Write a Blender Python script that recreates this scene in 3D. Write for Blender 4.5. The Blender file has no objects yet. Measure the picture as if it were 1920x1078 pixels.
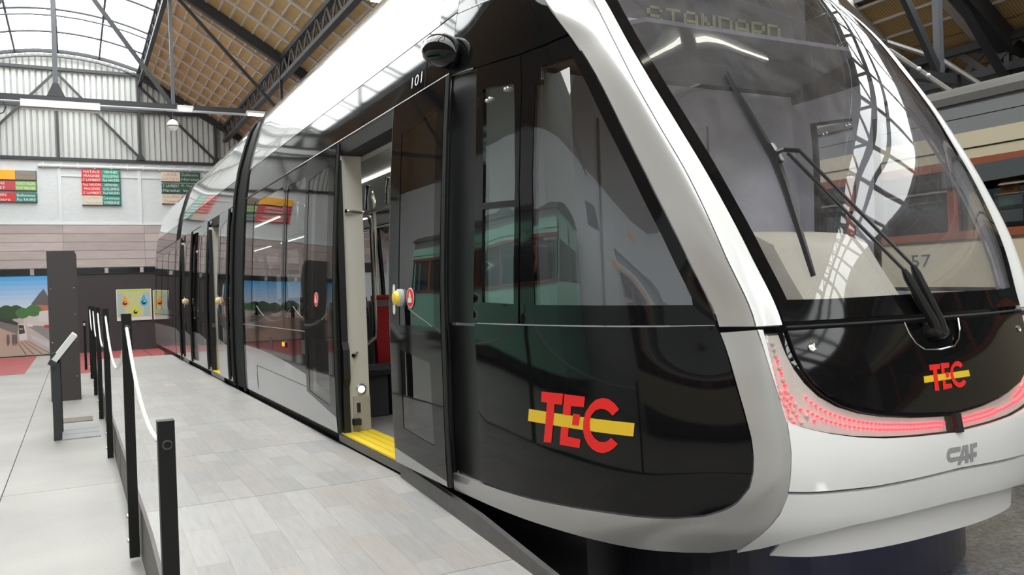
import bpy, bmesh, math, random
import numpy as np
from mathutils import Vector, Matrix
from mathutils.geometry import delaunay_2d_cdt

random.seed(7)
SC = bpy.context.scene
COL = SC.collection

# ------------------------------------------------------------------ camera
YAW, PITCH, ROLL = math.radians(27.9), 0.0, math.radians(2.1)
CAM = Vector((0, 0, 1.4))
FW = Vector((math.sin(YAW), math.cos(YAW), 0))
RT0 = Vector((math.cos(YAW), -math.sin(YAW), 0))
UP0 = RT0.cross(FW)
RT = RT0 * math.cos(ROLL) - UP0 * math.sin(ROLL)
UP = UP0 * math.cos(ROLL) + RT0 * math.sin(ROLL)
cd = bpy.data.cameras.new('camera')
cd.sensor_width = 36.0
cd.lens = 1550 / 1920 * 36.0
cd.clip_start, cd.clip_end = 0.05, 300
cam = bpy.data.objects.new('camera', cd)
COL.objects.link(cam)
m = Matrix((RT, UP, -FW)).transposed().to_4x4()
m.translation = CAM
cam.matrix_world = m
SC.camera = cam

# ------------------------------------------------------------------ world, exposure
W = bpy.data.worlds.new('overcast_sky')
SC.world = W
W.use_nodes = True
bg = W.node_tree.nodes['Background']
bg.inputs['Color'].default_value = (0.985, 0.985, 0.965, 1)
bg.inputs['Strength'].default_value = 8.0
vs = SC.view_settings
vs.view_transform = 'Standard'
vs.look = 'None'
vs.gamma = 1.0
vs.use_curve_mapping = False
vs.exposure = 0.0
SC.cycles.max_bounces = 10
SC.cycles.transparent_max_bounces = 16
SC.cycles.diffuse_bounces = 5
SC.cycles.glossy_bounces = 5
SC.cycles.sample_clamp_indirect = 8.0


def portal(name, loc, sx, sy):
    l = bpy.data.lights.new(name, 'AREA')
    l.shape = 'RECTANGLE'
    l.size, l.size_y = sx, sy
    l.cycles.is_portal = True
    o = bpy.data.objects.new(name, l)
    o.location = loc
    COL.objects.link(o)
    return o


portal('skylight_portal', (-0.2, 6.0, 9.2), 4.3, 44)
p2 = portal('skylight_portal', (7.75, 6.0, 5.17), 1.40, 44)
p2.rotation_euler = (0, math.atan(.612), 0)

# ------------------------------------------------------------------ materials
MATS = {}


def mat(name, color=(.5, .5, .5), rough=.5, metal=0., coat=0., spec=.5, noise=None, bump=None,
        emis=None, estr=0., rand=0., stripes=None, speck=None):
    """noise=(scale, amount[, stretch xyz]); bump=(scale, strength); rand = per-object tone change"""
    if name in MATS:
        return MATS[name]
    mt = bpy.data.materials.new(name)
    mt.use_nodes = True
    N, L = mt.node_tree.nodes, mt.node_tree.links
    b = N['Principled BSDF']
    b.inputs['Base Color'].default_value = (*color, 1)
    b.inputs['Roughness'].default_value = rough
    b.inputs['Metallic'].default_value = metal
    b.inputs['Coat Weight'].default_value = coat
    b.inputs['Coat Roughness'].default_value = .03
    b.inputs['Specular IOR Level'].default_value = spec
    if emis:
        b.inputs['Emission Color'].default_value = (*emis, 1)
        b.inputs['Emission Strength'].default_value = estr
    out = None
    tc = N.new('ShaderNodeTexCoord')

    def mapped(stretch):
        mp = N.new('ShaderNodeMapping')
        mp.inputs['Scale'].default_value = stretch
        L.new(tc.outputs['Object'], mp.inputs['Vector'])
        return mp.outputs['Vector']

    def scaled(prev, val_socket, lo, hi, amount_lo, amount_hi):
        mr = N.new('ShaderNodeMapRange')
        mr.inputs['From Min'].default_value = lo
        mr.inputs['From Max'].default_value = hi
        mr.inputs['To Min'].default_value = amount_lo
        mr.inputs['To Max'].default_value = amount_hi
        L.new(val_socket, mr.inputs['Value'])
        mx = N.new('ShaderNodeMix')
        mx.data_type = 'RGBA'
        mx.blend_type = 'MULTIPLY'
        mx.inputs['Factor'].default_value = 1
        if prev is None:
            mx.inputs['A'].default_value = (*color, 1)
        else:
            L.new(prev, mx.inputs['A'])
        cb = N.new('ShaderNodeCombineColor')
        for k in range(3):
            L.new(mr.outputs['Result'], cb.inputs[k])
        L.new(cb.outputs[0], mx.inputs['B'])
        return mx.outputs['Result']

    if noise:
        sc, am = noise[0], noise[1]
        st = noise[2] if len(noise) > 2 else (1, 1, 1)
        nz = N.new('ShaderNodeTexNoise')
        nz.inputs['Scale'].default_value = sc
        nz.inputs['Detail'].default_value = 6
        L.new(mapped(st), nz.inputs['Vector'])
        out = scaled(out, nz.outputs['Fac'], .25, .75, 1 - am, 1 + am)
    if speck:
        vz = N.new('ShaderNodeTexVoronoi')
        vz.inputs['Scale'].default_value = speck[0]
        L.new(mapped((1, 1, 1)), vz.inputs['Vector'])
        sx = N.new('ShaderNodeSeparateColor')
        L.new(vz.outputs['Color'], sx.inputs[0])
        out = scaled(out, sx.outputs[0], 0, 1, 1 - speck[1], 1 + speck[1])
    if stripes:
        wv = N.new('ShaderNodeTexWave')
        wv.bands_direction = stripes[2]
        wv.inputs['Scale'].default_value = stripes[0]
        wv.inputs['Distortion'].default_value = 1.5
        wv.inputs['Detail'].default_value = 2
        L.new(mapped((1, 1, 1)), wv.inputs['Vector'])
        out = scaled(out, wv.outputs['Fac'], 0, 1, 1 - stripes[1], 1 + stripes[1])
    if rand:
        oi = N.new('ShaderNodeObjectInfo')
        out = scaled(out, oi.outputs['Random'], 0, 1, 1 - rand, 1 + rand)
    if out is not None:
        L.new(out, b.inputs['Base Color'])
    if bump:
        nz = N.new('ShaderNodeTexNoise')
        nz.inputs['Scale'].default_value = bump[0]
        nz.inputs['Detail'].default_value = 4
        L.new(tc.outputs['Object'], nz.inputs['Vector'])
        bp = N.new('ShaderNodeBump')
        bp.inputs['Strength'].default_value = bump[1]
        bp.inputs['Distance'].default_value = .02
        L.new(nz.outputs['Fac'], bp.inputs['Height'])
        L.new(bp.outputs['Normal'], b.inputs['Normal'])
    MATS[name] = mt
    return mt


def glass(name, tint=(.8, .85, .85), f0=.05, rough=0.0, dust_veil=0.):
    """thin pane: tinted see-through plus Fresnel reflection (same from both sides)"""
    if name in MATS:
        return MATS[name]
    mt = bpy.data.materials.new(name)
    mt.use_nodes = True
    N, L = mt.node_tree.nodes, mt.node_tree.links
    N.clear()
    o = N.new('ShaderNodeOutputMaterial')
    tr = N.new('ShaderNodeBsdfTransparent')
    tr.inputs['Color'].default_value = (*tint, 1)
    gl = N.new('ShaderNodeBsdfGlossy')
    gl.inputs['Roughness'].default_value = rough
    gl.inputs['Color'].default_value = (1, 1, 1, 1)
    lw = N.new('ShaderNodeLayerWeight')
    lw.inputs['Blend'].default_value = .5
    pw = N.new('ShaderNodeMath')
    pw.operation = 'POWER'
    pw.inputs[1].default_value = 5
    L.new(lw.outputs['Facing'], pw.inputs[0])
    ma = N.new('ShaderNodeMath')
    ma.operation = 'MULTIPLY_ADD'
    ma.inputs[1].default_value = 1 - f0
    ma.inputs[2].default_value = f0
    L.new(pw.outputs[0], ma.inputs[0])
    mx = N.new('ShaderNodeMixShader')
    L.new(ma.outputs[0], mx.inputs[0])
    L.new(tr.outputs[0], mx.inputs[1])
    L.new(gl.outputs[0], mx.inputs[2])
    if dust_veil:
        # dusty smears plus a pale veil that lightens the cab behind the pane
        df = N.new('ShaderNodeBsdfDiffuse')
        df.inputs['Color'].default_value = (.80, .78, .80, 1)
        tc = N.new('ShaderNodeTexCoord')
        nz = N.new('ShaderNodeTexNoise')
        nz.inputs['Scale'].default_value = 4
        nz.inputs['Detail'].default_value = 8
        nz.inputs['Distortion'].default_value = 1.5
        L.new(tc.outputs['Object'], nz.inputs['Vector'])
        mm = N.new('ShaderNodeMapRange')
        mm.inputs['From Min'].default_value = .3
        mm.inputs['From Max'].default_value = .75
        mm.inputs['To Min'].default_value = dust_veil * .5
        mm.inputs['To Max'].default_value = dust_veil * 1.6
        L.new(nz.outputs['Fac'], mm.inputs['Value'])
        m2 = N.new('ShaderNodeMixShader')
        L.new(mm.outputs['Result'], m2.inputs[0])
        L.new(mx.outputs[0], m2.inputs[1])
        L.new(df.outputs[0], m2.inputs[2])
        mx = m2
    L.new(mx.outputs[0], o.inputs['Surface'])
    MATS[name] = mt
    return mt


def brick_mat(name, c1, c2, mortar, scale):
    mt = bpy.data.materials.new(name)
    mt.use_nodes = True
    N, L = mt.node_tree.nodes, mt.node_tree.links
    b = N['Principled BSDF']
    b.inputs['Roughness'].default_value = .55
    tc = N.new('ShaderNodeTexCoord')
    mp = N.new('ShaderNodeMapping')
    mp.inputs['Rotation'].default_value = (math.pi / 2, 0, 0)
    L.new(tc.outputs['Object'], mp.inputs['Vector'])
    br = N.new('ShaderNodeTexBrick')
    br.inputs['Color1'].default_value = (*c1, 1)
    br.inputs['Color2'].default_value = (*c2, 1)
    br.inputs['Mortar'].default_value = (*mortar, 1)
    br.inputs['Scale'].default_value = scale
    br.inputs['Mortar Size'].default_value = .012
    br.inputs['Mortar Smooth'].default_value = .4
    L.new(mp.outputs['Vector'], br.inputs['Vector'])
    L.new(br.outputs['Color'], b.inputs['Base Color'])
    nz = N.new('ShaderNodeTexNoise')
    nz.inputs['Scale'].default_value = 6
    L.new(tc.outputs['Object'], nz.inputs['Vector'])
    ad = N.new('ShaderNodeMath')
    ad.operation = 'MULTIPLY_ADD'
    ad.inputs[1].default_value = .8
    L.new(nz.outputs['Fac'], ad.inputs[0])
    L.new(br.outputs['Fac'], ad.inputs[2])
    bp = N.new('ShaderNodeBump')
    bp.invert = True
    bp.inputs['Strength'].default_value = .5
    bp.inputs['Distance'].default_value = .02
    L.new(ad.outputs[0], bp.inputs['Height'])
    L.new(bp.outputs['Normal'], b.inputs['Normal'])
    MATS[name] = mt
    return mt


M_BLACK = mat('black_gloss_paint', (.006, .006, .0065), .05, spec=.26)
M_BLKSATIN = mat('black_satin', (.012, .012, .013), .35)
M_RUBBER = mat('black_rubber', (.010, .010, .010), .6)
M_SILVER = mat('silver_paint', (.41, .402, .392), .28, metal=.25, coat=.6)
M_FAIRING = mat('light_silver_roof', (.66, .66, .67), .12, metal=.3, coat=1.0)
M_WHITE = mat('white_paint', (.86, .86, .855), .22, coat=.6)
M_LIPWHITE = mat('white_lip', (.72, .71, .70), .4)
M_GREYPAINT = mat('grey_lower_paint', (.30, .30, .31), .18, coat=.5)
M_DARK = mat('underframe_dark', (.012, .012, .014), .3)
M_SKIRT = mat('skirt_black_plastic', (.018, .018, .026), .22)
M_RED = mat('logo_red', (.82, .020, .018), .35, spec=.3)
M_YEL = mat('logo_yellow', (.80, .52, .02), .3)
M_SILL = mat('sill_yellow', (.86, .62, .03), .45)
M_CHROME = mat('chrome', (.72, .70, .66), .12, metal=1.)
M_STEEL = mat('brushed_steel', (.5, .5, .5), .3, metal=1.)
M_GLASS_W = glass('windshield_glass', (.84, .85, .88), .055, dust_veil=.06)
M_GLASS_S = glass('side_glass', (.50, .53, .53), .08)
M_GLASS_Q = glass('cab_side_glass', (.36, .38, .39), .13)
M_GLASS_C = glass('clear_side_glass', (.82, .84, .86), .05)
M_GLASS_G = glass('green_strip_glass', (.50, .66, .61), .14)
M_GLASS_L = glass('lamp_lens', (.95, .95, .95), .05)
M_CREAMIN = mat('cream_interior_panel', (.62, .60, .53), .4)
M_GREYIN = mat('grey_interior_panel', (.74, .72, .775), .5)
M_CEILIN = mat('interior_ceiling', (.55, .55, .56), .5)
M_FLOORIN = mat('interior_floor', (.24, .23, .22), .5, noise=(8, .15))
M_DASH = mat('beige_dashboard', (.60, .55, .44), .5)
M_SEATG = mat('seat_grey_fabric', (.035, .035, .045), .8, noise=(30, .2))
M_SEATR = mat('seat_red_fabric', (.55, .012, .018), .6)
M_SEATBASE = mat('seat_base_grey', (.045, .045, .048), .5)
M_CONC = mat('pale_concrete', (.365, .352, .328), .45, noise=(.9, .17), bump=(30, .08), rand=.03)
M_CONC2 = mat('dark_polished_concrete', (.15, .15, .145), .22, noise=(3, .25), speck=(55, .35))
M_JOINT = mat('joint_dark', (.13, .125, .11), .8)
M_PLANK = mat('grey_laminate', (.352, .336, .322), .36, noise=(5, .10, (9, 1.2, 1)), rand=.11)
M_PLANKW = mat('warm_laminate', (.362, .338, .317), .36, noise=(5, .10, (9, 1.2, 1)), rand=.10)
M_PLANKC = mat('cool_laminate', (.328, .318, .315), .36, noise=(5, .10, (9, 1.2, 1)), rand=.10)
M_FASCIA = mat('platform_side_board', (.105, .088, .085), .5, noise=(3, .1))
M_CURB = mat('curb_grey_board', (.085, .080, .078), .45, noise=(20, .2))
M_POST = mat('post_black', (.006, .006, .006), .45, spec=.3)
M_ROPE = mat('rope_white', (.82, .82, .80), .7)
M_TOTEM = mat('totem_dark', (.052, .044, .044), .45)
M_PARTITION = mat('partition_dark', (.045, .040, .042), .5)
M_WHITEP = mat('white_panel', (.74, .74, .72), .4)
M_STEELDK = mat('roof_steel_dark', (.030, .031, .034), .5)
M_STEELGR = mat('roof_steel_grey', (.095, .10, .11), .5)
M_ROOFPANEL = mat('reed_roof_panel', (.46, .295, .125), .8, stripes=(9, .28, 'Y'), rand=.10, noise=(2, .15))
M_ROOFDECK = mat('roof_deck_brown', (.26, .165, .085), .85, noise=(2, .2))
M_BATTEN = mat('roof_batten', (.52, .45, .40), .7, rand=.08)
M_CORR = mat('corrugated_white', (.50, .507, .490), .55, noise=(.8, .07, (6, 1, 1)))
M_BRICK = brick_mat('white_painted_brick', (.68, .70, .70), (.64, .665, .67), (.58, .605, .615), 4.5)
M_CLAD = mat('pinkish_cladding', (.50, .41, .395), .6, noise=(2.0, .14, (1, 1, 14)), rand=.12)
M_REDFLOOR = mat('red_floor_paint', (.36, .075, .075), .5, noise=(3, .12))
M_TRIMW = mat('white_trim', (.68, .70, .70), .5)
M_LAMPW = mat('lamp_housing_white', (.50, .50, .48), .4)
M_TUBE = mat('tube_lit', (1, .95, .8), .4, emis=(1, .90, .62), estr=9)
M_TUBEN = mat('tube_neutral', (1, 1, .95), .4, emis=(1, .98, .86), estr=14)
M_CREAM = mat('cream_tram_paint', (.60, .52, .37), .35, coat=.3)
M_REDWOOD = mat('redbrown_wood', (.28, .075, .035), .4)
M_GREYROOF = mat('grey_tram_roof', (.20, .205, .21), .5)
M_GREEN = mat('green_tram_paint', (.34, .72, .56), .35, coat=.3)
M_DARKWIN = glass('dark_window_glass', (.30, .32, .33), .07)
M_SKYPANE = glass('skylight_pane', (.92, .95, .96), .04)


# ------------------------------------------------------------------ mesh helpers
def woff(p):
    """world offset of a parent (no thing here is rotated by its parent)"""
    w = Vector((0, 0, 0))
    while p is not None:
        w = w + Vector(p.location)
        p = p.parent
    return w


class MB:
    def __init__(s):
        s.v, s.f = [], []

    def add(s, vs_, fs):
        k = len(s.v)
        s.v += [tuple(p) for p in vs_]
        s.f += [tuple(i + k for i in f) for f in fs]
        return s

    def box(s, x0, x1, y0, y1, z0, z1):
        v = [(x, y, z) for x in (x0, x1) for y in (y0, y1) for z in (z0, z1)]
        return s.add(v, [(0, 1, 3, 2), (4, 6, 7, 5), (0, 4, 5, 1), (2, 3, 7, 6), (0, 2, 6, 4), (1, 5, 7, 3)])

    def bar(s, p, q, w, h, up=(0, 0, 1)):
        p, q = Vector(p), Vector(q)
        d = (q - p).normalized()
        u = Vector(up)
        if abs(d.dot(u)) > .97:
            u = Vector((0, 1, 0))
        a = d.cross(u).normalized() * (w / 2)
        b = a.cross(d).normalized() * (h / 2)
        v = [p - a - b, p + a - b, p + a + b, p - a + b, q - a - b, q + a - b, q + a + b, q - a + b]
        return s.add(v, [(0, 1, 2, 3), (7, 6, 5, 4), (0, 4, 5, 1), (1, 5, 6, 2), (2, 6, 7, 3), (3, 7, 4, 0)])

    def tube(s, pts, r, n=8, cap=True):
        pts = [Vector(p) for p in pts]
        rs = r if isinstance(r, (list, tuple)) else [r] * len(pts)
        ring = []
        ref = None
        for i, p in enumerate(pts):
            d = (pts[min(i + 1, len(pts) - 1)] - pts[max(i - 1, 0)]).normalized()
            if ref is None:
                ref = Vector((0, 0, 1)) if abs(d.z) < .9 else Vector((1, 0, 0))
            a = d.cross(ref).normalized()
            b = a.cross(d).normalized()
            ref = b
            ring.append([p + (a * math.cos(t) + b * math.sin(t)) * rs[i]
                         for t in [2 * math.pi * k / n for k in range(n)]])
        v = [q for rr in ring for q in rr]
        f = []
        for i in range(len(pts) - 1):
            for k in range(n):
                f.append((i * n + k, i * n + (k + 1) % n, (i + 1) * n + (k + 1) % n, (i + 1) * n + k))
        if cap:
            f.append(tuple(reversed(range(n))))
            f.append(tuple((len(pts) - 1) * n + k for k in range(n)))
        return s.add(v, f)

    def prism(s, poly, o, ax, ay, t):
        """poly 2-D extruded by vector t from origin o with axes ax, ay"""
        o, ax, ay, t = Vector(o), Vector(ax), Vector(ay), Vector(t)
        n = len(poly)
        a = [o + ax * x + ay * y for x, y in poly]
        v = a + [p + t for p in a]
        f = [tuple(range(n)), tuple(reversed(range(n, 2 * n)))]
        f += [(i, i + n, (i + 1) % n + n, (i + 1) % n) for i in range(n)]
        return s.add(v, f)

    def lathe(s, prof_, o, axis=(0, 0, 1), n=20):
        o, axis = Vector(o), Vector(axis).normalized()
        ref = Vector((1, 0, 0)) if abs(axis.x) < .9 else Vector((0, 1, 0))
        a = axis.cross(ref).normalized()
        b = axis.cross(a)
        v, f = [], []
        for r, h in prof_:
            for k in range(n):
                t = 2 * math.pi * k / n
                v.append(o + axis * h + (a * math.cos(t) + b * math.sin(t)) * r)
        for i in range(len(prof_) - 1):
            for k in range(n):
                f.append((i * n + k, i * n + (k + 1) % n, (i + 1) * n + (k + 1) % n, (i + 1) * n + k))
        f.append(tuple(reversed(range(n))))
        f.append(tuple((len(prof_) - 1) * n + k for k in range(n)))
        return s.add(v, f)

    def build(s, name, material, parent=None, smooth=False, bevel=0., origin=None):
        me = bpy.data.meshes.new(name)
        vv = s.v
        if origin is not None:
            ox, oy, oz = origin
            vv = [(x - ox, y - oy, z - oz) for x, y, z in s.v]
        me.from_pydata(vv, [], s.f)
        bm = bmesh.new()
        bm.from_mesh(me)
        bmesh.ops.recalc_face_normals(bm, faces=bm.faces)
        if bevel:
            bmesh.ops.bevel(bm, geom=[e for e in bm.edges if len(e.link_faces) == 2 and e.calc_face_angle(0) > .5],
                            offset=bevel, segments=2, profile=.7, affect='EDGES')
        bm.to_mesh(me)
        bm.free()
        me.materials.append(material)
        o = bpy.data.objects.new(name, me)
        COL.objects.link(o)
        o.location = Vector(origin or (0, 0, 0)) - woff(parent)
        if parent is not None:
            o.parent = parent
        if smooth:
            me.shade_smooth()
            if smooth != 'all':
                me.set_sharp_from_angle(angle=math.radians(35))
        return o


def thing(name, label, cat, loc=(0, 0, 0), group=None):
    o = bpy.data.objects.new(name, None)
    o.empty_display_size = .1
    COL.objects.link(o)
    o.location = loc
    return tag(o, label, cat, group)


def tag(o, label, cat, group=None):
    o['label'] = label
    o['category'] = cat
    if group:
        o['group'] = group
    return o


def struct(o):
    o['kind'] = 'structure'
    return o


def lab(o, text):
    o['label'] = text
    return o


def rawmesh(name, verts, faces, material, parent=None, smooth=True):
    me = bpy.data.meshes.new(name)
    me.from_pydata(verts, [], faces)
    me.materials.append(material)
    o = bpy.data.objects.new(name, me)
    COL.objects.link(o)
    if parent is not None:
        o.parent = parent
        o.location = -woff(parent)
    if smooth:
        me.shade_smooth()
        me.set_sharp_from_angle(angle=math.radians(40))
    return o


def text_mesh(s, size=1.0):
    """outline of a built-in font string as (verts 2-D, faces)"""
    cu = bpy.data.curves.new('lettering_tmp', 'FONT')
    cu.body = s
    cu.size = size
    cu.resolution_u = 2
    cu.align_x = 'CENTER'
    cu.align_y = 'CENTER'
    ob = bpy.data.objects.new('lettering_tmp', cu)
    COL.objects.link(ob)
    dg = bpy.context.evaluated_depsgraph_get()
    me = ob.evaluated_get(dg).to_mesh()
    v = [(p.co.x, p.co.y) for p in me.vertices]
    f = [tuple(p.vertices) for p in me.polygons]
    ob.evaluated_get(dg).to_mesh_clear()
    bpy.data.objects.remove(ob)
    bpy.data.curves.remove(cu)
    return v, f


def text_on(s, o, ax, ay, w, h, name, material, parent):
    """string fitted into w x h on the plane o + ax, ay"""
    v, f = text_mesh(s)
    if not v:
        return None
    xs, ys = [p[0] for p in v], [p[1] for p in v]
    x0, x1, y0, y1 = min(xs), max(xs), min(ys), max(ys)
    o, ax, ay = Vector(o), Vector(ax), Vector(ay)
    vv = [o + ax * ((x - (x0 + x1) / 2) / (x1 - x0) * w) + ay * ((y - (y0 + y1) / 2) / (y1 - y0) * h) for x, y in v]
    return rawmesh(name, [tuple(p) for p in vv], f, material, parent, smooth=False)


def px(p):
    """pixel of a world point (1920 x 1078), used to rank roof panels by size in view"""
    d = Vector(p) - CAM
    z = d.dot(FW)
    if z <= .1:
        return None
    return (960 + 1550 * d.dot(RT) / z, 539 - 1550 * d.dot(UP) / z, z)


# ------------------------------------------------------------------ the hall (setting)
ROOF_S = -.612
def roof_z(x):                      # right-hand slope of the near bay
    return 8.5 + ROOF_S * (x - 2.02)


Y_BACK, Y_FRONT = 28.0, -16.0
X_LEFT, X_RIGHT = -6.6, 10.4


def plain(name, fn, material, parent=None):
    mb = MB()
    fn(mb)
    return mb.build(name, material, parent)


# floor: a dark polished bed round the tracks, pale slabs with open joints on the left
floor = struct(plain('floor', lambda b: b.box(X_LEFT, X_RIGHT, Y_FRONT, Y_BACK, -.30, -.012), M_JOINT))
xs = [-6.6, -5.5, -3.0, -.52, 1.70]
ys = [Y_FRONT + i * 2.95 for i in range(15)] + [Y_BACK]
ys = [-16, -12.5, -7.6, -2.7, 2.2, 7.15, 12.1, 17.05, 22.0, 28]
for i in range(len(xs) - 1):
    for j in range(len(ys) - 1):
        g = .004
        sh = random.uniform(-.1, .1) if 0 < j < len(ys) - 2 else 0
        plain('floor_slab', lambda b: b.box(xs[i] + g, xs[i + 1] - g, ys[j] + g, ys[j + 1] - g, -.012, 0), M_CONC, floor)
plain('track_bed', lambda b: b.box(1.71, X_RIGHT, Y_FRONT, Y_BACK, -.012, -.001), M_CONC2, floor)
for x in (2.35, 3.78):
    plain('rail', lambda b: b.box(x - .03, x + .03, 3.2, Y_BACK - 5, -.002, .004), M_STEEL, floor)
plain('red_floor_paint', lambda b: b.box(-.05, 1.69, 18.6, 26.2, 0, .004), M_REDFLOOR, floor)
plain('red_floor_paint', lambda b: b.box(1.72, 6.0, 22.4, 26.2, 0, .004), M_REDFLOOR, floor)
plain('red_floor_paint', lambda b: b.box(-3.4, -.95, 19.6, 26.0, 0, .004), M_REDFLOOR, floor)

# back wall: painted brick below, corrugated sheet above, with its own steel frame
wall_back = struct(plain('wall_back', lambda b: b.box(X_LEFT, X_RIGHT, Y_BACK, Y_BACK + .4, 0, 5.70), M_BRICK))
POST_X = [-4.75, -2.52, -.28, 1.95, 4.19, 6.45, 8.7]
zcut = 5.74
edges = [X_LEFT] + POST_X + [10.0]


def corr_top(x):
    if -2.4 <= x <= 2.0:
        return 8.50 + .40 * (1 - ((x + .2) / 2.2) ** 2)
    xx = x if x > 0 else -.4 - x
    return roof_z(xx)


for a_, b_ in zip(edges[:-1], edges[1:]):
    mb = MB()
    n = int((b_ - a_) / .016)
    prev = None
    pitch = .16
    vs_, fs_ = [], []
    for k in range(n + 1):
        x = a_ + (b_ - a_) * k / n
        ph = (x / pitch) % 1
        y = Y_BACK + .10 - .06 * min(1, max(0, (min(ph, 1 - ph) - .07) / .10))
        zt = max(corr_top(x) - .03, zcut + .05)
        vs_ += [(x, y, zcut), (x, y, zt)]
        if k:
            i0 = 2 * k
            fs_.append((i0 - 2, i0, i0 + 1, i0 - 1))
    mb.add(vs_, fs_)
    mb.build('corrugated_sheet', M_CORR, wall_back)
plain('wall_backing', lambda b: b.prism([(X_LEFT, 5.6), (10, 5.6), (6.5, 5.72), (2, 8.45), (-.2, 8.8), (-2.4, 8.45), (-6.6, 5.9)],
                                        (0, Y_BACK + .16, 0), (1, 0, 0), (0, 0, 1), (0, .2, 0)), M_CORR, wall_back)
yw = Y_BACK - .04
for x in POST_X[:-1]:
    plain('wall_post', lambda b: b.box(x - .035, x + .035, yw - .05, yw + .05, zcut, corr_top(x)), M_STEELDK, wall_back)
for z, x0, x1 in ((8.40, -2.4, 1.95), (7.28, -4.6, 4.19), (5.72, -6.5, 9.9)):
    plain('wall_rail', lambda b: b.box(x0, x1, yw - .04, yw + .04, z - .05, z + .04), M_STEELDK, wall_back)
for s_ in (-1, 1):
    for (x0, z0, x1, z1) in ((-.28, 8.30, 1.95, 5.80), (1.98, 8.05, 4.19, 5.80)):
        x0_, x1_ = (x0, x1) if s_ > 0 else (-.56 - x0, -.56 - x1)
        plain('wall_brace', lambda b: b.bar((x0_, yw - .05, z0), (x1_, yw - .05, z1), .05, .07), M_STEELDK, wall_back)
        plain('gusset_plate', lambda b: b.prism([(-.14, 0), (.14, 0), (.05, .16), (-.05, .16)], (x1_, yw - .09, 5.76), (1, 0, 0), (0, 0, 1), (0, .02, 0)), M_STEELDK, wall_back)
# arched rim closing the skylight against the wall
arc = [(-2.4 + 4.4 * k / 24) for k in range(25)]
plain('gable_arch', lambda b: [b.bar((arc[k], yw - .06, corr_top(arc[k])), (arc[k + 1], yw - .06, corr_top(arc[k + 1])), .10, .10) for k in range(24)], M_STEELDK, wall_back)
plain('rake_beam', lambda b: b.bar((2.0, yw - .02, 8.42), (9.9, yw - .02, roof_z(9.9) - .08), .12, .26), M_STEELDK, wall_back)
# cladding boards under the brick band, in panels with open joints
for c_ in range(7):
    xa = -4.68 + c_ * 2.22
    for r_ in range(5):
        z0 = 2.47 + r_ * .256
        plain('cladding_board', lambda b: b.box(xa, xa + 2.214, Y_BACK - .06, Y_BACK, z0, z0 + .246), M_CLAD, wall_back)
plain('cladding_cap', lambda b: b.box(-6.6, 10.4, Y_BACK - .07, Y_BACK, 3.752, 3.79), M_TRIMW, wall_back)
# strip of small dark windows under the cladding
for k in range(16):
    xa = -5.92 + k * .98
    plain('strip_window', lambda b: b.box(xa, xa + .88, Y_BACK - .03, Y_BACK + .01, 2.12, 2.44), mat('strip_window_dark', (.02, .025, .025), .15), wall_back)
    plain('strip_mullion', lambda b: b.box(xa + .88, xa + .98, Y_BACK - .05, Y_BACK, 2.10, 2.46), M_CLAD, wall_back)
# conduit and pilaster strips on the brick
plain('conduit', lambda b: b.tube([(-.82, Y_BACK - .05, 5.50), (9.5, Y_BACK - .05, 5.52)], .045, 8), M_TRIMW, wall_back)
for k in range(14):
    plain('conduit_clip', lambda b: b.box(-.7 + k * .45, -.66 + k * .45, Y_BACK - .08, Y_BACK, 5.45, 5.60), M_TRIMW, wall_back)
for x in (-.28, 1.90):
    plain('pilaster_strip', lambda b: b.box(x - .045, x + .045, Y_BACK - .03, Y_BACK, 3.79, 5.45), M_TRIMW, wall_back)
plain('string_course', lambda b: b.box(-.24, 4.5, Y_BACK - .025, Y_BACK, 5.20, 5.245), M_TRIMW, wall_back)

# other walls (behind the camera and to the sides: seen in reflections)
wall_left = struct(plain('wall_left', lambda b: b.box(X_LEFT - .4, X_LEFT, Y_FRONT, Y_BACK + .4, 0, 5.93), M_BRICK))
wall_right = struct(plain('wall_right', lambda b: b.box(X_RIGHT, X_RIGHT + .4, Y_FRONT, Y_BACK + .4, 0, 3.36), M_BRICK))
wall_front = struct(plain('wall_front', lambda b: b.prism(
    [(X_LEFT, 0), (X_RIGHT, 0), (10.4, 3.4), (2, 8.45), (-2.4, 8.45), (-6.6, 5.9)],
    (0, Y_FRONT - .4, 0), (1, 0, 0), (0, 0, 1), (0, .4, 0)), M_BRICK))
# ceiling: boarded slopes of the near bay and of the next bay
def slab(b, x0, z0, x1, z1, t=.06):
    b.prism([(x0, z0), (x1, z1), (x1, z1 + t), (x0, z0 + t)], (0, Y_FRONT - .4, 0), (1, 0, 0), (0, 0, 1), (0, Y_BACK - Y_FRONT + .8, 0))


mb = MB()
slab(mb, 2.0, roof_z(2.0) + .05, 7.1, roof_z(7.1) + .05)
slab(mb, 8.35, roof_z(8.35) + .05, 10.9, roof_z(10.9) + .05)
slab(mb, -2.4, roof_z(2.0) + .05, -6.95, roof_z(6.55) + .05)
ceiling = struct(mb.build('ceiling', M_ROOFDECK))

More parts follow.
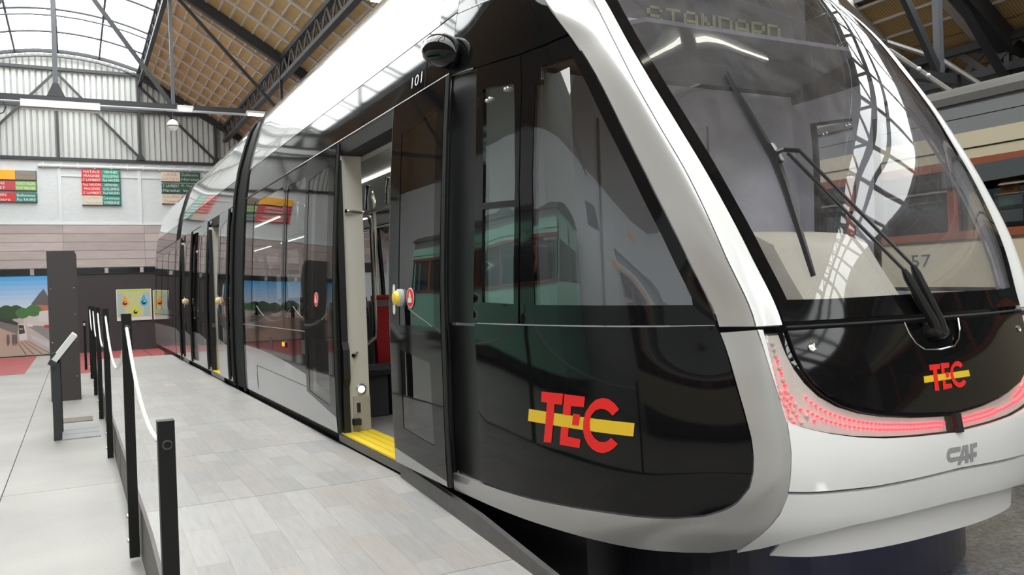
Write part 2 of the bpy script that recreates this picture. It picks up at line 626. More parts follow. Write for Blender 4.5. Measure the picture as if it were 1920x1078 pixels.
# roof panels between battens on the right slope: 0.97 m bays along the hall, 0.285 m rows down the slope
SLOPE_L = math.hypot(1, ROOF_S)
row_dx = .285 / SLOPE_L
sl = Vector((1, 0, ROOF_S)).normalized()
nrm = Vector((-ROOF_S, 0, 1)).normalized()
panels = []
y0 = 19.4 - .97 * 36
NB = 45
for i in range(NB):
    for j in range(32):
        x = 2.08 + (j + .5) * row_dx
        y = y0 + (i + .5) * .97
        if x > 9.95 or 6.97 < x < 8.48 or y < Y_FRONT or y > Y_BACK - .2:
            continue
        c = Vector((x, y, roof_z(x)))
        p = px(c)
        score = 0
        if p and -30 < p[0] < 1950 and -30 < p[1] < 560:
            # only where the tram does not stand in front of the roof
            hidden = p[1] > 710 - p[0] + 6 if p[0] < 1000 else p[0] < 1540 or p[1] > 190
            if not hidden:
                score = 1e6 / p[2] ** 2
        panels.append((score, i, j, c))
panels.sort(key=lambda t: -t[0])
pm = MB()
pm.box(-.130, .130, -.455, .455, -.012, .030)
proto = None
rest = MB()
rot = Matrix((sl, Vector((0, 1, 0)), nrm)).transposed()
for k, (sc_, i, j, c) in enumerate(panels):
    if k < 290 and sc_ > 0:
        if proto is None:
            proto = pm.build('roof_panel', M_ROOFPANEL, ceiling)
            o = proto
        else:
            o = proto.copy()
            COL.objects.link(o)
        o.location = c
        o.rotation_euler = rot.to_euler()
    else:
        q = [c + sl * a + Vector((0, b_, 0)) for a, b_ in ((-.13, -.455), (.13, -.455), (.13, .455), (-.13, .455))]
        rest.add(q, [(0, 1, 2, 3)])
o = rest.build('roof_panel_field', M_ROOFPANEL, ceiling)
o['kind'] = 'stuff'
bproto = None
for i in range(NB + 1):
    y = y0 + i * .97
    if y < Y_FRONT or y > Y_BACK - .1:
        continue
    if bproto is None:
        b = MB()
        b.bar((2.05, 0, roof_z(2.05) - .03), (9.98, 0, roof_z(9.98) - .03), .105, .06)
        bproto = b.build('rafter_batten', M_BATTEN, ceiling)
        o = bproto
    else:
        o = bproto.copy()
        COL.objects.link(o)
    o.location = (0, y, 0)
bproto = None
for j in range(29):
    x = 2.08 + j * row_dx
    if x > 9.95:
        break
    if 7.05 < x < 8.4:
        continue
    if bproto is None:
        b = MB()
        b.box(-.02, .02, Y_FRONT, Y_BACK - .1, -.035, -.005)
        bproto = b.build('cross_batten', M_BATTEN, ceiling)
        o = bproto
    else:
        o = bproto.copy()
        COL.objects.link(o)
    o.location = (x, 0, roof_z(x))

# skylights: barrel of panes on thin arched bars, lattice edge girders
def skylight(name, xc_, hw, zb, rise, ya, yb, nlong, step, girder=True):
    def zz(x):
        return zb + rise * (1 - ((x - xc_) / hw) ** 2)
    root = MB()
    ny = int(round((yb - ya) / step))
    for i in range(ny + 1):
        y = ya + (yb - ya) * i / ny
        pts = [(xc_ - hw + 2 * hw * k / 16, y, zz(xc_ - hw + 2 * hw * k / 16)) for k in range(17)]
        root.tube(pts, .034, 5)
        pts = [(xc_ - hw + 2 * hw * k / 8, y + .0, zz(xc_ - hw + 2 * hw * k / 8) - .16) for k in range(9)]
        if i % 2 == 0:
            root.tube(pts, .024, 5)
    for k in range(nlong + 1):
        x = xc_ - hw + 2 * hw * k / nlong
        root.bar((x, ya, zz(x)), (x, yb, zz(x)), .05, .07)
    r = struct(root.build(name, M_STEELGR))
    for i in range(ny):
        a, b_ = ya + (yb - ya) * i / ny, ya + (yb - ya) * (i + 1) / ny
        for k in range(nlong):
            xa, xb = xc_ - hw + 2 * hw * k / nlong, xc_ - hw + 2 * hw * (k + 1) / nlong
            v, f = [], []
            for q in range(4):
                x = xa + .02 + (xb - xa - .04) * q / 3
                v += [(x, a + .025, zz(x)), (x, b_ - .025, zz(x))]
                if q:
                    f.append((2 * q - 2, 2 * q, 2 * q + 1, 2 * q - 1))
            rawmesh('pane', v, f, M_SKYPANE, r, smooth=False)
    for s_ in (-1, 1):
        x = xc_ + s_ * hw
        g = MB()
        g.bar((x, ya, zb + .03), (x, yb, zb + .03), .10, .09)
        g.bar((x, ya, zb - .40), (x, yb, zb - .40), .10, .09)
        n = int((yb - ya) / .42)
        for q in range(n):
            yy = ya + (yb - ya) * q / n
            y2 = ya + (yb - ya) * (q + 1) / n
            g.bar((x, yy, zb - .40 if q % 2 else zb), (x, y2, zb if q % 2 else zb - .40), .03, .045)
        g.build('edge_girder', M_STEELDK, r)
    return r


skylight('window_1', -.2, 2.2, 8.50, .40, Y_FRONT, Y_BACK - .1, 4, 2.0)
# glazed strip in the right-hand slope, lattice girder along its upper edge
gx0, gx1 = 7.12, 8.33
rt = MB()
for x in (gx0, (gx0 + gx1) / 2, gx1):
    rt.bar((x, Y_FRONT, roof_z(x) + .02), (x, Y_BACK - .1, roof_z(x) + .02), .05, .07)
win2 = struct(rt.build('window_2', M_STEELGR))
ny = 22
for i in range(ny):
    ya, yb = Y_FRONT + (Y_BACK - Y_FRONT) * i / ny + .02, Y_FRONT + (Y_BACK - Y_FRONT) * (i + 1) / ny - .02
    for xa, xb in ((gx0 + .025, (gx0 + gx1) / 2 - .025), ((gx0 + gx1) / 2 + .025, gx1 - .025)):
        rawmesh('pane', [(xa, ya, roof_z(xa) + .04), (xb, ya, roof_z(xb) + .04), (xb, yb, roof_z(xb) + .04), (xa, yb, roof_z(xa) + .04)], [(0, 1, 2, 3)], M_SKYPANE, win2, smooth=False)
g = MB()
n = 100
zt = roof_z(gx0) - .05
g.bar((gx0, Y_FRONT, zt), (gx0, Y_BACK - .1, zt), .08, .08)
g.bar((gx0, Y_FRONT, zt - .38), (gx0, Y_BACK - .1, zt - .38), .08, .08)
for q in range(n):
    ya, yb = Y_FRONT + 43.9 * q / n, Y_FRONT + 43.9 * (q + 1) / n
    g.bar((gx0, ya, zt - .38 if q % 2 else zt), (gx0, yb, zt if q % 2 else zt - .38), .03, .045)
g.build('edge_girder', M_STEELDK, win2)

# longitudinal lattice girders under the slope
def lattice(name, x, zt, depth, label, ya=Y_FRONT, yb=Y_BACK - .2):
    t = thing(name, label, 'girder', (x, 0, zt))
    plain('upper_chord', lambda b: b.box(x - .07, x + .07, ya, yb, zt - .09, zt), M_STEELDK, t)
    plain('lower_chord', lambda b: b.box(x - .07, x + .07, ya, yb, zt - depth, zt - depth + .09), M_STEELDK, t)
    n = int((yb - ya) / .36)
    g = MB()
    for q in range(n):
        a, b_ = ya + (yb - ya) * q / n, ya + (yb - ya) * (q + 1) / n
        za, zb_ = (zt - .05, zt - depth + .05) if q % 2 else (zt - depth + .05, zt - .05)
        g.bar((x - .03, a, za), (x - .03, b_, zb_), .02, .075)
        g.bar((x + .03, a, zb_), (x + .03, b_, za), .02, .075)
    g.build('lacing', mat('lacing_brown', (.055, .045, .04), .6), t)
    return t


lattice('lattice_girder', 4.45, roof_z(4.45) - .06, .55, 'dark riveted lattice girder running along the boarded roof above the tram')
lattice('lattice_girder', 9.25, roof_z(9.25) - .06, .42, 'dark lattice girder under the low roof above the old cream tram')

# roof trusses across the bay
def truss(y, label):
    t = thing('roof_truss', label, 'truss', (0, y, 5.6), 'roof trusses')
    zt_ = 5.62

    def m_(name, p, q, w=.10, h=.10, mm=M_STEELDK):
        b = MB()
        b.bar((p[0], y, p[1]), (q[0], y, q[1]), w, h)
        return b.build(name, mm, t)
    m_('tie_beam', (-6.55, zt_), (6.6, zt_), .10, .11)
    m_('king_post', (-.2, zt_), (-.2, 8.75), .09, .09, M_STEELGR)
    plain('king_post_shoe', lambda b: b.prism([(-.17, 0), (.17, 0), (.05, .28), (-.05, .28)], (-.2, y - .05, zt_ + .05), (1, 0, 0), (0, 0, 1), (0, .1, 0)), M_STEELDK, t)
    for s_ in (-1, 1):
        def X(x):
            return -.2 + s_ * (x + .2)
        m_('queen_post', (X(2.05), zt_), (X(2.05), 8.4), .07, .07, M_STEELGR)
        m_('web_brace', (X(-.2), 8.9), (X(2.05), zt_), .06, .09)
        m_('web_brace', (X(2.2), 8.05), (X(4.4), zt_), .05, .07)
        m_('hanger', (X(4.4), zt_), (X(4.4), roof_z(4.4) - .2), .06, .06)
        xe = 9.9 if s_ > 0 else 6.1
        m_('rafter', (X(2.0), roof_z(2.0) - .16), (X(xe), roof_z(xe) - .16), .16, .22)
        m_('web_brace', (X(4.6), 6.75), (X(6.1), zt_), .05, .07)
    # outer part over the side aisle
    m_('aisle_tie', (6.6, 3.42), (9.95, 3.42), .08, .10)
    m_('aisle_hanger', (8.05, 3.42), (8.05, roof_z(8.05) - .2), .07, .07, M_STEELGR)
    m_('aisle_hanger', (9.25, 3.42), (9.25, roof_z(9.25) - .2), .06, .06)
    m_('aisle_brace', (6.7, 5.4), (8.05, 3.45), .06, .08)
    m_('aisle_brace', (8.05, 4.65), (9.25, 3.45), .06, .08)
    return t


TRUSS_L = ['roof truss nearest the corrugated gable with dark tie beam and posts', 'roof truss above the tram front and old cream tram', 'roof truss behind the viewer']
for y, l in zip((19.4, 5.5, -8.4), TRUSS_L):
    truss(y, l)


# hall lamps
def tube_lamp(x0, x1, y, z, label, lit=True, tubemat=None, drop=.35, deep=0.):
    t = thing('fluorescent_lamp', label, 'lamp', ((x0 + x1) / 2, y, z), 'hall fluorescent lamps')
    plain('housing', lambda b: b.prism([(-.06, .05 + deep), (.06, .05 + deep), (.10, -.01), (-.10, -.01)], (x0, y, z + .03), (0, 1, 0), (0, 0, 1), (x1 - x0, 0, 0)), M_LAMPW, t)
    b = MB()
    b.tube([(x0 + .03, y, z - .005), (x1 - .03, y, z - .005)], .022, 8)
    b.build('tube', tubemat or M_TUBE, t, smooth=True)
    b = MB()
    for x in (x0 + .15, x1 - .15):
        b.tube([(x, y, z + .08), (x, y, z + .08 + drop)], .008, 5)
    b.build('hanger', M_STEELGR, t)
    return t


M_TUBEOFF = mat('tube_unlit', (.70, .70, .68), .3)
tube_lamp(-.83, .60, 19.16, 5.36, 'long white unlit fluorescent lamp below the gable truss tie beam', tubemat=M_TUBEOFF, drop=.02, deep=.09)
tube_lamp(2.10, 2.42, 19.12, 5.52, 'short white lamp beside the hanging globe', tubemat=M_TUBEN, drop=.04)
tube_lamp(3.55, 4.75, 19.12, 5.50, 'yellowish lit lamp just above the tram roof near the gangway', drop=.05)
tube_lamp(3.40, 4.30, 10.0, 5.10, 'yellowish lit lamp above the tram roof at top edge', drop=1.4)
tube_lamp(3.45, 5.45, 1.80, 6.0, 'bright fluorescent lamp mirrored in the windshield', tubemat=M_TUBEN, drop=.5)
tube_lamp(2.75, 3.25, 1.85, 6.0, 'short bright lamp mirrored at the windshield edge', tubemat=M_TUBEN, drop=.9)
g = thing('globe_lamp', 'white round globe hanging from the roof truss', 'lamp', (2.03, 19.4, 5.2))
b = MB()
b.lathe([(.001, -.125), (.05, -.115), (.09, -.085), (.115, -.045), (.125, 0), (.115, .045), (.09, .085), (.05, .115), (.02, .13)], (2.03, 19.4, 5.22), n=20)
b.build('globe', M_WHITEP, g, smooth=True)
plain('globe_band', lambda b: b.lathe([(.126, -.012), (.128, 0), (.126, .012)], (2.03, 19.4, 5.20), n=20), M_STEELGR, g)
plain('rod', lambda b: b.tube([(2.03, 19.4, 5.34), (2.03, 19.4, 5.60)], .010, 6), M_STEELGR, g)
# grey cable tray along the tie beam
tr = thing('cable_tray', 'thin grey cable pipe under the truss tie beam', 'pipe', (1, 19.33, 5.53))
plain('pipe', lambda b: b.tube([(-3, 19.3, 5.50), (4.9, 19.3, 5.54)], .028, 6), mat('pipe_grey', (.33, .34, .36), .4), tr)
plain('wire_coil', lambda b: b.tube([(-1.25 + .16 * math.cos(t / 8 * 6.283), 19.3, 5.38 + .16 * math.sin(t / 8 * 6.283)) for t in range(9)], .012, 5), M_RUBBER, tr)


# ------------------------------------------------------------------ modern tram: surfaces
XC = 3.065


def pchip(xs_, ys_, x):
    xs_ = np.asarray(xs_, float)
    ys_ = np.asarray(ys_, float)
    h = np.diff(xs_)
    d = np.diff(ys_) / h
    mm = np.zeros_like(ys_)
    for i in range(1, len(xs_) - 1):
        if d[i - 1] * d[i] > 0:
            w1 = 2 * h[i] + h[i - 1]
            w2 = h[i] + 2 * h[i - 1]
            mm[i] = (w1 + w2) / (w1 / d[i - 1] + w2 / d[i])
    mm[0], mm[-1] = d[0], d[-1]
    x = min(max(x, xs_[0]), xs_[-1])
    i = min(max(int(np.searchsorted(xs_, x)) - 1, 0), len(xs_) - 2)
    t = (x - xs_[i]) / h[i]
    return float((2 * t**3 - 3 * t**2 + 1) * ys_[i] + (t**3 - 2 * t**2 + t) * h[i] * mm[i]
                 + (-2 * t**3 + 3 * t**2) * ys_[i + 1] + (t**3 - t**2) * h[i] * mm[i + 1])


PZ = [.2, .34, .6, 1.22, 2.0, 2.55, 2.95, 3.3, 3.5, 3.6, 3.66]
PH = [1.30, 1.315, 1.325, 1.325, 1.29, 1.245, 1.18, 1.08, 1.01, .95, .80]
_ptab = [pchip(PZ, PH, .2 + .01 * i) for i in range(348)]


def prof(z):
    f = min(max((z - .2) / .01, 0), 346.999)
    i = int(f)
    return _ptab[i] * (1 - f + i) + _ptab[i + 1] * (f - i)


# plan of the cab by height: z, nose Y, quarter Y, then half-width/Y of windshield edge, pillar crease, pillar rear edge
LV = np.array([
    (.34, 2.210, 2.225, .680, 2.290, .790, 2.370, .900, 2.480), (.50, 2.100, 2.115, .715, 2.180, .840, 2.245, .945, 2.355),
    (.70, 2.065, 2.080, .735, 2.145, .860, 2.195, .960, 2.310), (1.00, 2.115, 2.130, .742, 2.190, .868, 2.225, .955, 2.330),
    (1.22, 2.170, 2.185, .742, 2.245, .862, 2.262, .935, 2.380), (1.50, 2.240, 2.262, .798, 2.345, .912, 2.360, .988, 2.488),
    (1.80, 2.355, 2.382, .847, 2.494, .940, 2.508, 1.034, 2.638), (2.06, 2.480, 2.515, .884, 2.650, .972, 2.665, 1.054, 2.793),
    (2.27, 2.595, 2.635, .910, 2.783, .985, 2.800, 1.066, 2.922), (2.45, 2.705, 2.750, .917, 2.907, .982, 2.920, 1.082, 3.048),
    (2.68, 2.855, 2.905, .916, 3.067, .972, 3.080, 1.132, 3.213), (2.90, 3.035, 3.085, .900, 3.250, .950, 3.265, 1.130, 3.430),
    (3.05, 3.170, 3.225, .875, 3.400, .922, 3.415, 1.110, 3.600)])
YB = 4.05
ZT0, ZTN = .30, 277
CT = []
for i in range(ZTN):
    z = ZT0 + .01 * i
    Yc, Y5, h4, Y4, h3, Y3, h2, Y2 = [pchip(LV[:, 0], LV[:, k], z) for k in range(1, 9)]
    h0 = prof(z)
    CT.append([(h0, YB + .5), (h0, YB), (h0 - (h0 - h2) * .125, Y2 + .48 * (YB - Y2)), (h0 - (h0 - h2) * .5, Y2 + .14 * (YB - Y2)),
               (h2, Y2), (h3, Y3), (h4, Y4), (h4 * .53, Y5), (0, Yc), (-h4 * .53, Y5)])
CT = np.array(CT)


def S(u, z):
    """cab skin: u = 0 side joint ... 3 pillar rear edge, 4 crease, 5 windshield edge, 7 nose; mirrored to 14"""
    far = u > 7
    if far:
        u = 14 - u
    f = min(max((z - ZT0) / .01, 0), ZTN - 1.001)
    i = int(f)
    f -= i
    P = CT[i] * (1 - f) + CT[i + 1] * f
    u = min(max(u, 0), 7 - 1e-9)
    k = int(u)
    t = u - k
    p0, p1, p2, p3 = P[k], P[k + 1], P[k + 2], P[k + 3]
    d0 = max(math.hypot(*(p1 - p0)) ** .5, 1e-4)
    d1 = max(math.hypot(*(p2 - p1)) ** .5, 1e-4)
    d2 = max(math.hypot(*(p3 - p2)) ** .5, 1e-4)
    m1 = ((p1 - p0) / d0 - (p2 - p0) / (d0 + d1) + (p2 - p1) / d1) * d1
    m2 = ((p2 - p1) / d1 - (p3 - p1) / (d1 + d2) + (p3 - p2) / d2) * d1
    q = (2 * t**3 - 3 * t**2 + 1) * p1 + (t**3 - 2 * t**2 + t) * m1 + (-2 * t**3 + 3 * t**2) * p2 + (t**3 - t**2) * m2
    return Vector((XC + q[0] if far else XC - q[0], q[1], z))


def side(sgn, inset=0.):
    def f(y, z):
        return Vector((XC - sgn * (prof(z) - inset), y, z))
    return f


SN, SF = side(1), side(-1)
CEN = Vector((XC, 5, 1.5))


def surf_n(F, u, z, cab):
    e = 2e-3
    a = F(u + e, z) - F(u - e, z)
    b = F(u, z + e) - F(u, z - e)
    n = a.cross(b)
    if n.length < 1e-12:
        return Vector((-1, 0, 0))
    n.normalize()
    p = F(u, z)
    c = CEN if cab else Vector((XC, p.y, 1.5))
    return n if n.dot(p - c) > 0 else -n


def inpoly(x, y, poly):
    r = False
    j = len(poly) - 1
    for i in range(len(poly)):
        xi, yi = poly[i]
        xj, yj = poly[j]
        if (yi > y) != (yj > y) and x < (xj - xi) * (y - yi) / (yj - yi) + xi:
            r = not r
        j = i
    return r


def inset_poly(poly, d):
    """shrink (d > 0) a polygon by moving its edges inwards"""
    n = len(poly)
    ar = sum(poly[i][0] * poly[(i + 1) % n][1] - poly[(i + 1) % n][0] * poly[i][1] for i in range(n))
    sg = 1 if ar > 0 else -1
    out = []
    for i in range(n):
        p, q, r = Vector(poly[i - 1]), Vector(poly[i]), Vector(poly[(i + 1) % n])
        a, b = (q - p), (r - q)
        if a.length < 1e-9 or b.length < 1e-9:
            out.append(tuple(q))
            continue
        a.normalize()
        b.normalize()
        na, nb = Vector((-a.y, a.x)) * sg, Vector((-b.y, b.x)) * sg
        mm = na + nb
        if mm.length < .3:
            mm = na
        else:
            mm = mm / max(mm.dot(na), .45)
        out.append(tuple(q + mm * d))
    return out


def patch(name, F, poly, material, parent, holes=(), ku=.25, du=.04, gap=.003, off=0., thick=.02, cab=True, rim=True):
    """panel cut from a skin F(u, z): boundary polygon in (u, z), real thickness, smooth outside"""
    loops = [[(u * ku, z) for u, z in poly]] + [[(u * ku, z) for u, z in h] for h in holes]
    if gap:
        loops[0] = inset_poly(loops[0], gap)
    fine = []
    for lp in loops:
        r = []
        n = len(lp)
        for i in range(n):
            a, b = lp[i], lp[(i + 1) % n]
            k = max(1, int(math.ceil(math.hypot(b[0] - a[0], b[1] - a[1]) / (du * 1.2))))
            r += [(a[0] + (b[0] - a[0]) * t / k, a[1] + (b[1] - a[1]) * t / k) for t in range(k)]
        fine.append(r)
    pts, edg = [], []
    for r in fine:
        k = len(pts)
        pts += r
        edg += [(k + i, k + (i + 1) % len(r)) for i in range(len(r))]
    bx0, bx1 = min(p[0] for p in fine[0]), max(p[0] for p in fine[0])
    by0, by1 = min(p[1] for p in fine[0]), max(p[1] for p in fine[0])
    bnd = np.array(pts)
    nx, ny = int((bx1 - bx0) / du) + 1, int((by1 - by0) / du) + 1
    for i in range(nx):
        for j in range(ny):
            x = bx0 + (i + .5) * du
            y = by0 + (j + .5) * du
            if inpoly(x, y, fine[0]) and not any(inpoly(x, y, h) for h in fine[1:]):
                if np.min(np.sum((bnd - (x, y)) ** 2, 1)) > (du * .45) ** 2:
                    pts.append((x, y))
    res = delaunay_2d_cdt([Vector(p) for p in pts], edg, [], 0, 1e-6)
    V2, FC = res[0], res[2]
    faces = []
    for f in FC:
        cx = sum(V2[i].x for i in f) / len(f)
        cy = sum(V2[i].y for i in f) / len(f)
        if inpoly(cx, cy, fine[0]) and not any(inpoly(cx, cy, h) for h in fine[1:]):
            faces.append(tuple(f))
    vv = []
    nn = []
    for p in V2:
        q = F(p.x / ku, p.y)
        n = surf_n(F, p.x / ku, p.y, cab)
        vv.append(q + n * off)
        nn.append(n)
    # orient outwards
    out = []
    for f in faces:
        a, b, c = vv[f[0]], vv[f[1]], vv[f[2]]
        out.append(f if (b - a).cross(c - a).dot(nn[f[0]]) > 0 else tuple(reversed(f)))
    if rim and thick > 0:
        for r in fine:
            k = len(vv)
            top, bot = [], []
            for p in r:
                q = F(p[0] / ku, p[1])
                n = surf_n(F, p[0] / ku, p[1], cab)
                top.append(q + n * off)
                bot.append(q + n * (off - thick))
            vv += top + bot
            m_ = len(r)
            out += [(k + i, k + (i + 1) % m_, k + m_ + (i + 1) % m_, k + m_ + i) for i in range(m_)]
    o = rawmesh(name, [tuple(p) for p in vv], out, material, parent, smooth=False)
    for p in o.data.polygons:
        p.use_smooth = True
    o.data.set_sharp_from_angle(angle=math.radians(50))
    return o


def mir(poly):
    return [(14 - u, z) for u, z in poly]


def both(poly):
    """near half outline (from top to nose) closed with its mirror image"""
    return poly + [(14 - u, z) for u, z in reversed(poly)]


# ------------------------------------------------------------------ modern tram: cab
TRAM = thing('tram', 'modern low-floor tram with black and silver body, white front and red lamps', 'tram', (XC, 2.0, 0))
crease_low = [(4.005, 1.215), (4.181, 1.112), (4.328, 1.019), (4.47, .938), (4.535, .871), (4.513, .767), (4.417, .679), (4.342, .601),
              (4.172, .539), (3.925, .478), (3.68, .416), (3.401, .366), (2.901, .339)]
inner_low = [(2.997, 1.205), (3.174, 1.074), (3.385, .913), (3.48, .825), (3.5, .754), (3.464, .70), (3.378, .64), (3.134, .578),
             (2.903, .543), (2.683, .517), (2.301, .498), (1.931, .489), (1.635, .479), (1.293, .464), (.924, .449), (.621, .440), (.286, .435), (0, .43)]
lamp_outer = [(4.246, 1.198), (4.323, 1.107), (4.423, .986), (4.519, .881), (5.04, .85), (5.336, .824), (5.641, .802), (5.963, .787), (6.387, .776), (6.945, .767)]
lamp_inner = [(4.962, 1.198), (5.026, 1.124), (5.098, 1.065), (5.202, 1.011), (5.338, .963), (5.531, .920), (5.764, .889), (6.022, .869), (6.438, .848), (6.945, .834)]
hatch_l = [(5.033, 1.205), (5.074, 1.124), (5.14, 1.06), (5.253, 1.004), (5.405, .956), (5.653, .912), (6.029, .879), (6.446, .858), (7.0, .842)]
header = [(0, 2.545), (.4, 2.525), (.8, 2.50), (1.536, 2.477), (2.061, 2.482), (2.98, 2.51)]
bandtop = [(0, 2.885), (.6, 2.855), (1.23, 2.83), (2.0, 2.84), (2.98, 2.86)]
v1 = [(.602, 2.51), (.478, 1.908), (.374, 1.232)]
v2 = [(1.531, 2.477), (1.25, 2.15), (1.06, 1.857), (.93, 1.5), (.857, 1.232)]
strip_t = [(.702, 2.382), (1.275, 2.353), (1.10, 2.06), (.972, 1.80), (.577, 1.817), (.64, 2.1)]
strip_b = [(.571, 1.785), (.962, 1.770), (.88, 1.52), (.83, 1.324), (.501, 1.333), (.53, 1.56)]
quarter = [(1.62, 2.31), (1.733, 2.304), (1.835, 2.387), (2.666, 2.40), (2.679, 2.147), (2.731, 1.853), (2.762, 1.584), (2.774, 1.34), (2.744, 1.308),
           (1.033, 1.319), (1.12, 1.6), (1.27, 1.9), (1.45, 2.13)]

def back(poly):
    """far-side side windows sit a little further back"""
    return [(max(u - .30 * max(0, min(1, (2.6 - u) / 1.2)), .04), z) for u, z in poly]


# windshield
ws = patch('windshield', S, [(5.02, 1.235), (8.98, 1.235), (8.98, 3.0), (5.02, 3.0)], M_GLASS_W, TRAM, gap=0, thick=0, rim=False, du=.035)
patch('windshield_border', S, [(5.02, 1.235), (8.98, 1.235), (8.98, 3.0), (5.02, 3.0)], M_BLACK, ws,
      holes=[[(5.19, 1.316), (5.6, 1.312), (7, 1.315), (8.4, 1.312), (8.81, 1.316), (8.83, 1.7), (8.83, 2.6), (8.78, 2.985), (5.22, 2.985), (5.17, 2.6), (5.17, 1.7)]],
      gap=0, off=.0015, thick=.012, du=.035)
for far in (False, True):
    q = mir if far else (lambda p: p)
    qw = (lambda p: mir(back(p))) if far else (lambda p: p)
    patch('pillar_front_trim', S, q([(4.01, 1.222), (4.99, 1.222), (4.99, 3.04), (4.01, 3.04)]), M_WHITE, TRAM, du=.035)
    patch('pillar', S, q([(3.01, 1.222), (3.99, 1.222), (3.99, 3.04), (3.01, 3.04)]), M_SILVER, TRAM, du=.03)
    patch('lower_arch', S, q(inner_low + [(0, .336), (2.6, .336)] + list(reversed(crease_low))), M_SILVER, TRAM, du=.03)
    patch('lower_side_panel', S, q([(2.985, 1.233)] + [(p[0], p[1]) for p in inner_low[1:] if p[0] > .39] + [(.37, .437), (.37, 1.233)]), M_BLACK, TRAM, gap=.006, du=.04)
    patch('door_pocket_lower', S, q([(0, .437), (.37, .437), (.37, 1.215), (0, 1.215)]), M_BLKSATIN, TRAM, off=-.02, thick=.02)
    patch('door_pocket_upper', S, qw([(0, 1.225), (.374, 1.225), (.478, 1.908), (.59, 2.50), (.4, 2.522), (0, 2.54)]), M_BLKSATIN, TRAM, off=-.015)
    patch('strip_window_panel', S, qw(v1[::-1] + [(.8, 2.497), (1.531, 2.474)] + v2[1:]), M_BLACK, TRAM, holes=[qw(strip_t), qw(strip_b)], gap=.002, du=.035)
    g1 = patch('strip_window_pane', S, qw(strip_t), M_GLASS_C if far else M_GLASS_G, TRAM, gap=0, off=-.008, thick=0, rim=False)
    g2 = patch('strip_window_pane', S, qw(strip_b), M_GLASS_C if far else M_GLASS_G, TRAM, gap=0, off=-.008, thick=0, rim=False)
    patch('quarter_window_panel', S, qw([(.862, 1.232), (2.985, 1.232), (2.99, 1.9), (2.985, 2.505), (2.061, 2.479), (1.536, 2.474)] + v2[1:-1]), M_BLACK, TRAM,
          holes=[qw(quarter)], gap=.002, du=.035)
    patch('quarter_window_pane', S, qw(quarter), M_GLASS_Q if not far else M_GLASS_C, TRAM, gap=0, off=-.003, thick=0, rim=False)
    patch('cab_inner_lining', S, q([(.02 if far else .3, 1.24), (2.95, 1.24), (2.95, 2.55), (.02 if far else .3, 2.55)]), M_GREYIN, TRAM,
          holes=[qw(inset_poly(strip_t, -.02)), qw(inset_poly(strip_b, -.02)), qw(inset_poly(quarter, -.02))], off=-.045, thick=.004, du=.05, rim=False)
    patch('pillar_inner_cover', S, q([(3.0, 1.24), (4.98, 1.24), (4.98, 2.9), (3.0, 2.9)]), M_GREYIN, TRAM, off=-.045, thick=.004, du=.06, rim=False)
    patch('cab_side_band', S, q(header + list(reversed(bandtop))), M_BLACK, TRAM)
    patch('cab_roof_side', S, q(bandtop + [(2.98, 3.04), (0, 3.04)]), M_BLACK, TRAM)
    # hinge bolts on the strip window
    for (u, z) in ((.76, 2.315), (.81, 2.32), (1.10, 2.335), (1.15, 2.335)):
        uu = qw([(u, z)])[0][0]
        p, n = S(uu, z), surf_n(S, uu, z, True)
        bb = MB()
        bb.lathe([(.010, 0), (.010, .012), (.006, .018)], p - n * .008, n, 10)
        bb.build('hinge_bolt', M_STEEL, g1, smooth=True)
# highlight along the belt seam, modelled as thin grey beads
for far in (False, True):
    b = MB()
    b.tube([S(14 - .05 * k if far else .05 * k, 1.2295) for k in range(8, 60)], .0022, 5)
    b.build('belt_highlight_bead', mat('bead_grey', (.20, .20, .21), .5), TRAM, smooth=True)

# front fascia
lamp_zone_low = [p for p in lamp_outer[3:]]
fas = [(4.03, 1.215), (4.235, 1.213)] + lamp_outer[:3] + lamp_zone_low + [(7.0, .766)]
fas_b = [(7.0, .622), (6.369, .615), (5.797, .611), (5.277, .615), (4.36, .626)]
cr_up = [(4.417, .679), (4.513, .767), (4.535, .871), (4.47, .938), (4.328, 1.019), (4.181, 1.112)]
near_half = fas
far_half = mir(fas)[::-1]
poly = near_half + far_half[1:] + [(14 - u, z) for u, z in cr_up[::-1]] + [(14 - u, z) for u, z in fas_b[::-1]] + fas_b[1:] + cr_up
front = patch('front_fascia', S, poly, M_WHITE, TRAM, gap=.002, du=.03)
lipc = [(3.45, .350), (4.0, .378), (4.648, .419), (5.6, .464), (6.458, .477), (7, .480)]
lowp = [(4.36, .616), (5.277, .605), (5.797, .601), (6.369, .605), (7.0, .612)]
poly = lowp + [(14 - u, z) for u, z in lowp[::-1]][1:] + [(14 - u, z) for u, z in ((4.18, .539), (3.935, .478), (3.69, .416))] + [(14 - u, z) for u, z in lipc] \
    + lipc[::-1][1:] + [(3.69, .416), (3.935, .478), (4.18, .539)]
patch('lower_fascia', S, poly, M_WHITE, TRAM, gap=.002, du=.03)
def S_lip(u, z):
    p = S(u, .44 + .10 * (z - .40))
    return Vector((XC + (p.x - XC) * .885, p.y + .004, z))


lipz = [(u, z + .03) for u, z in lipc]
patch('bumper_lip', S_lip, [(3.55, .335)] + lipz[1:] + [(14 - u, z) for u, z in lipz[::-1]][1:-1] + [(10.45, .335)], M_LIPWHITE, TRAM, off=-.03, thick=.03, du=.03)

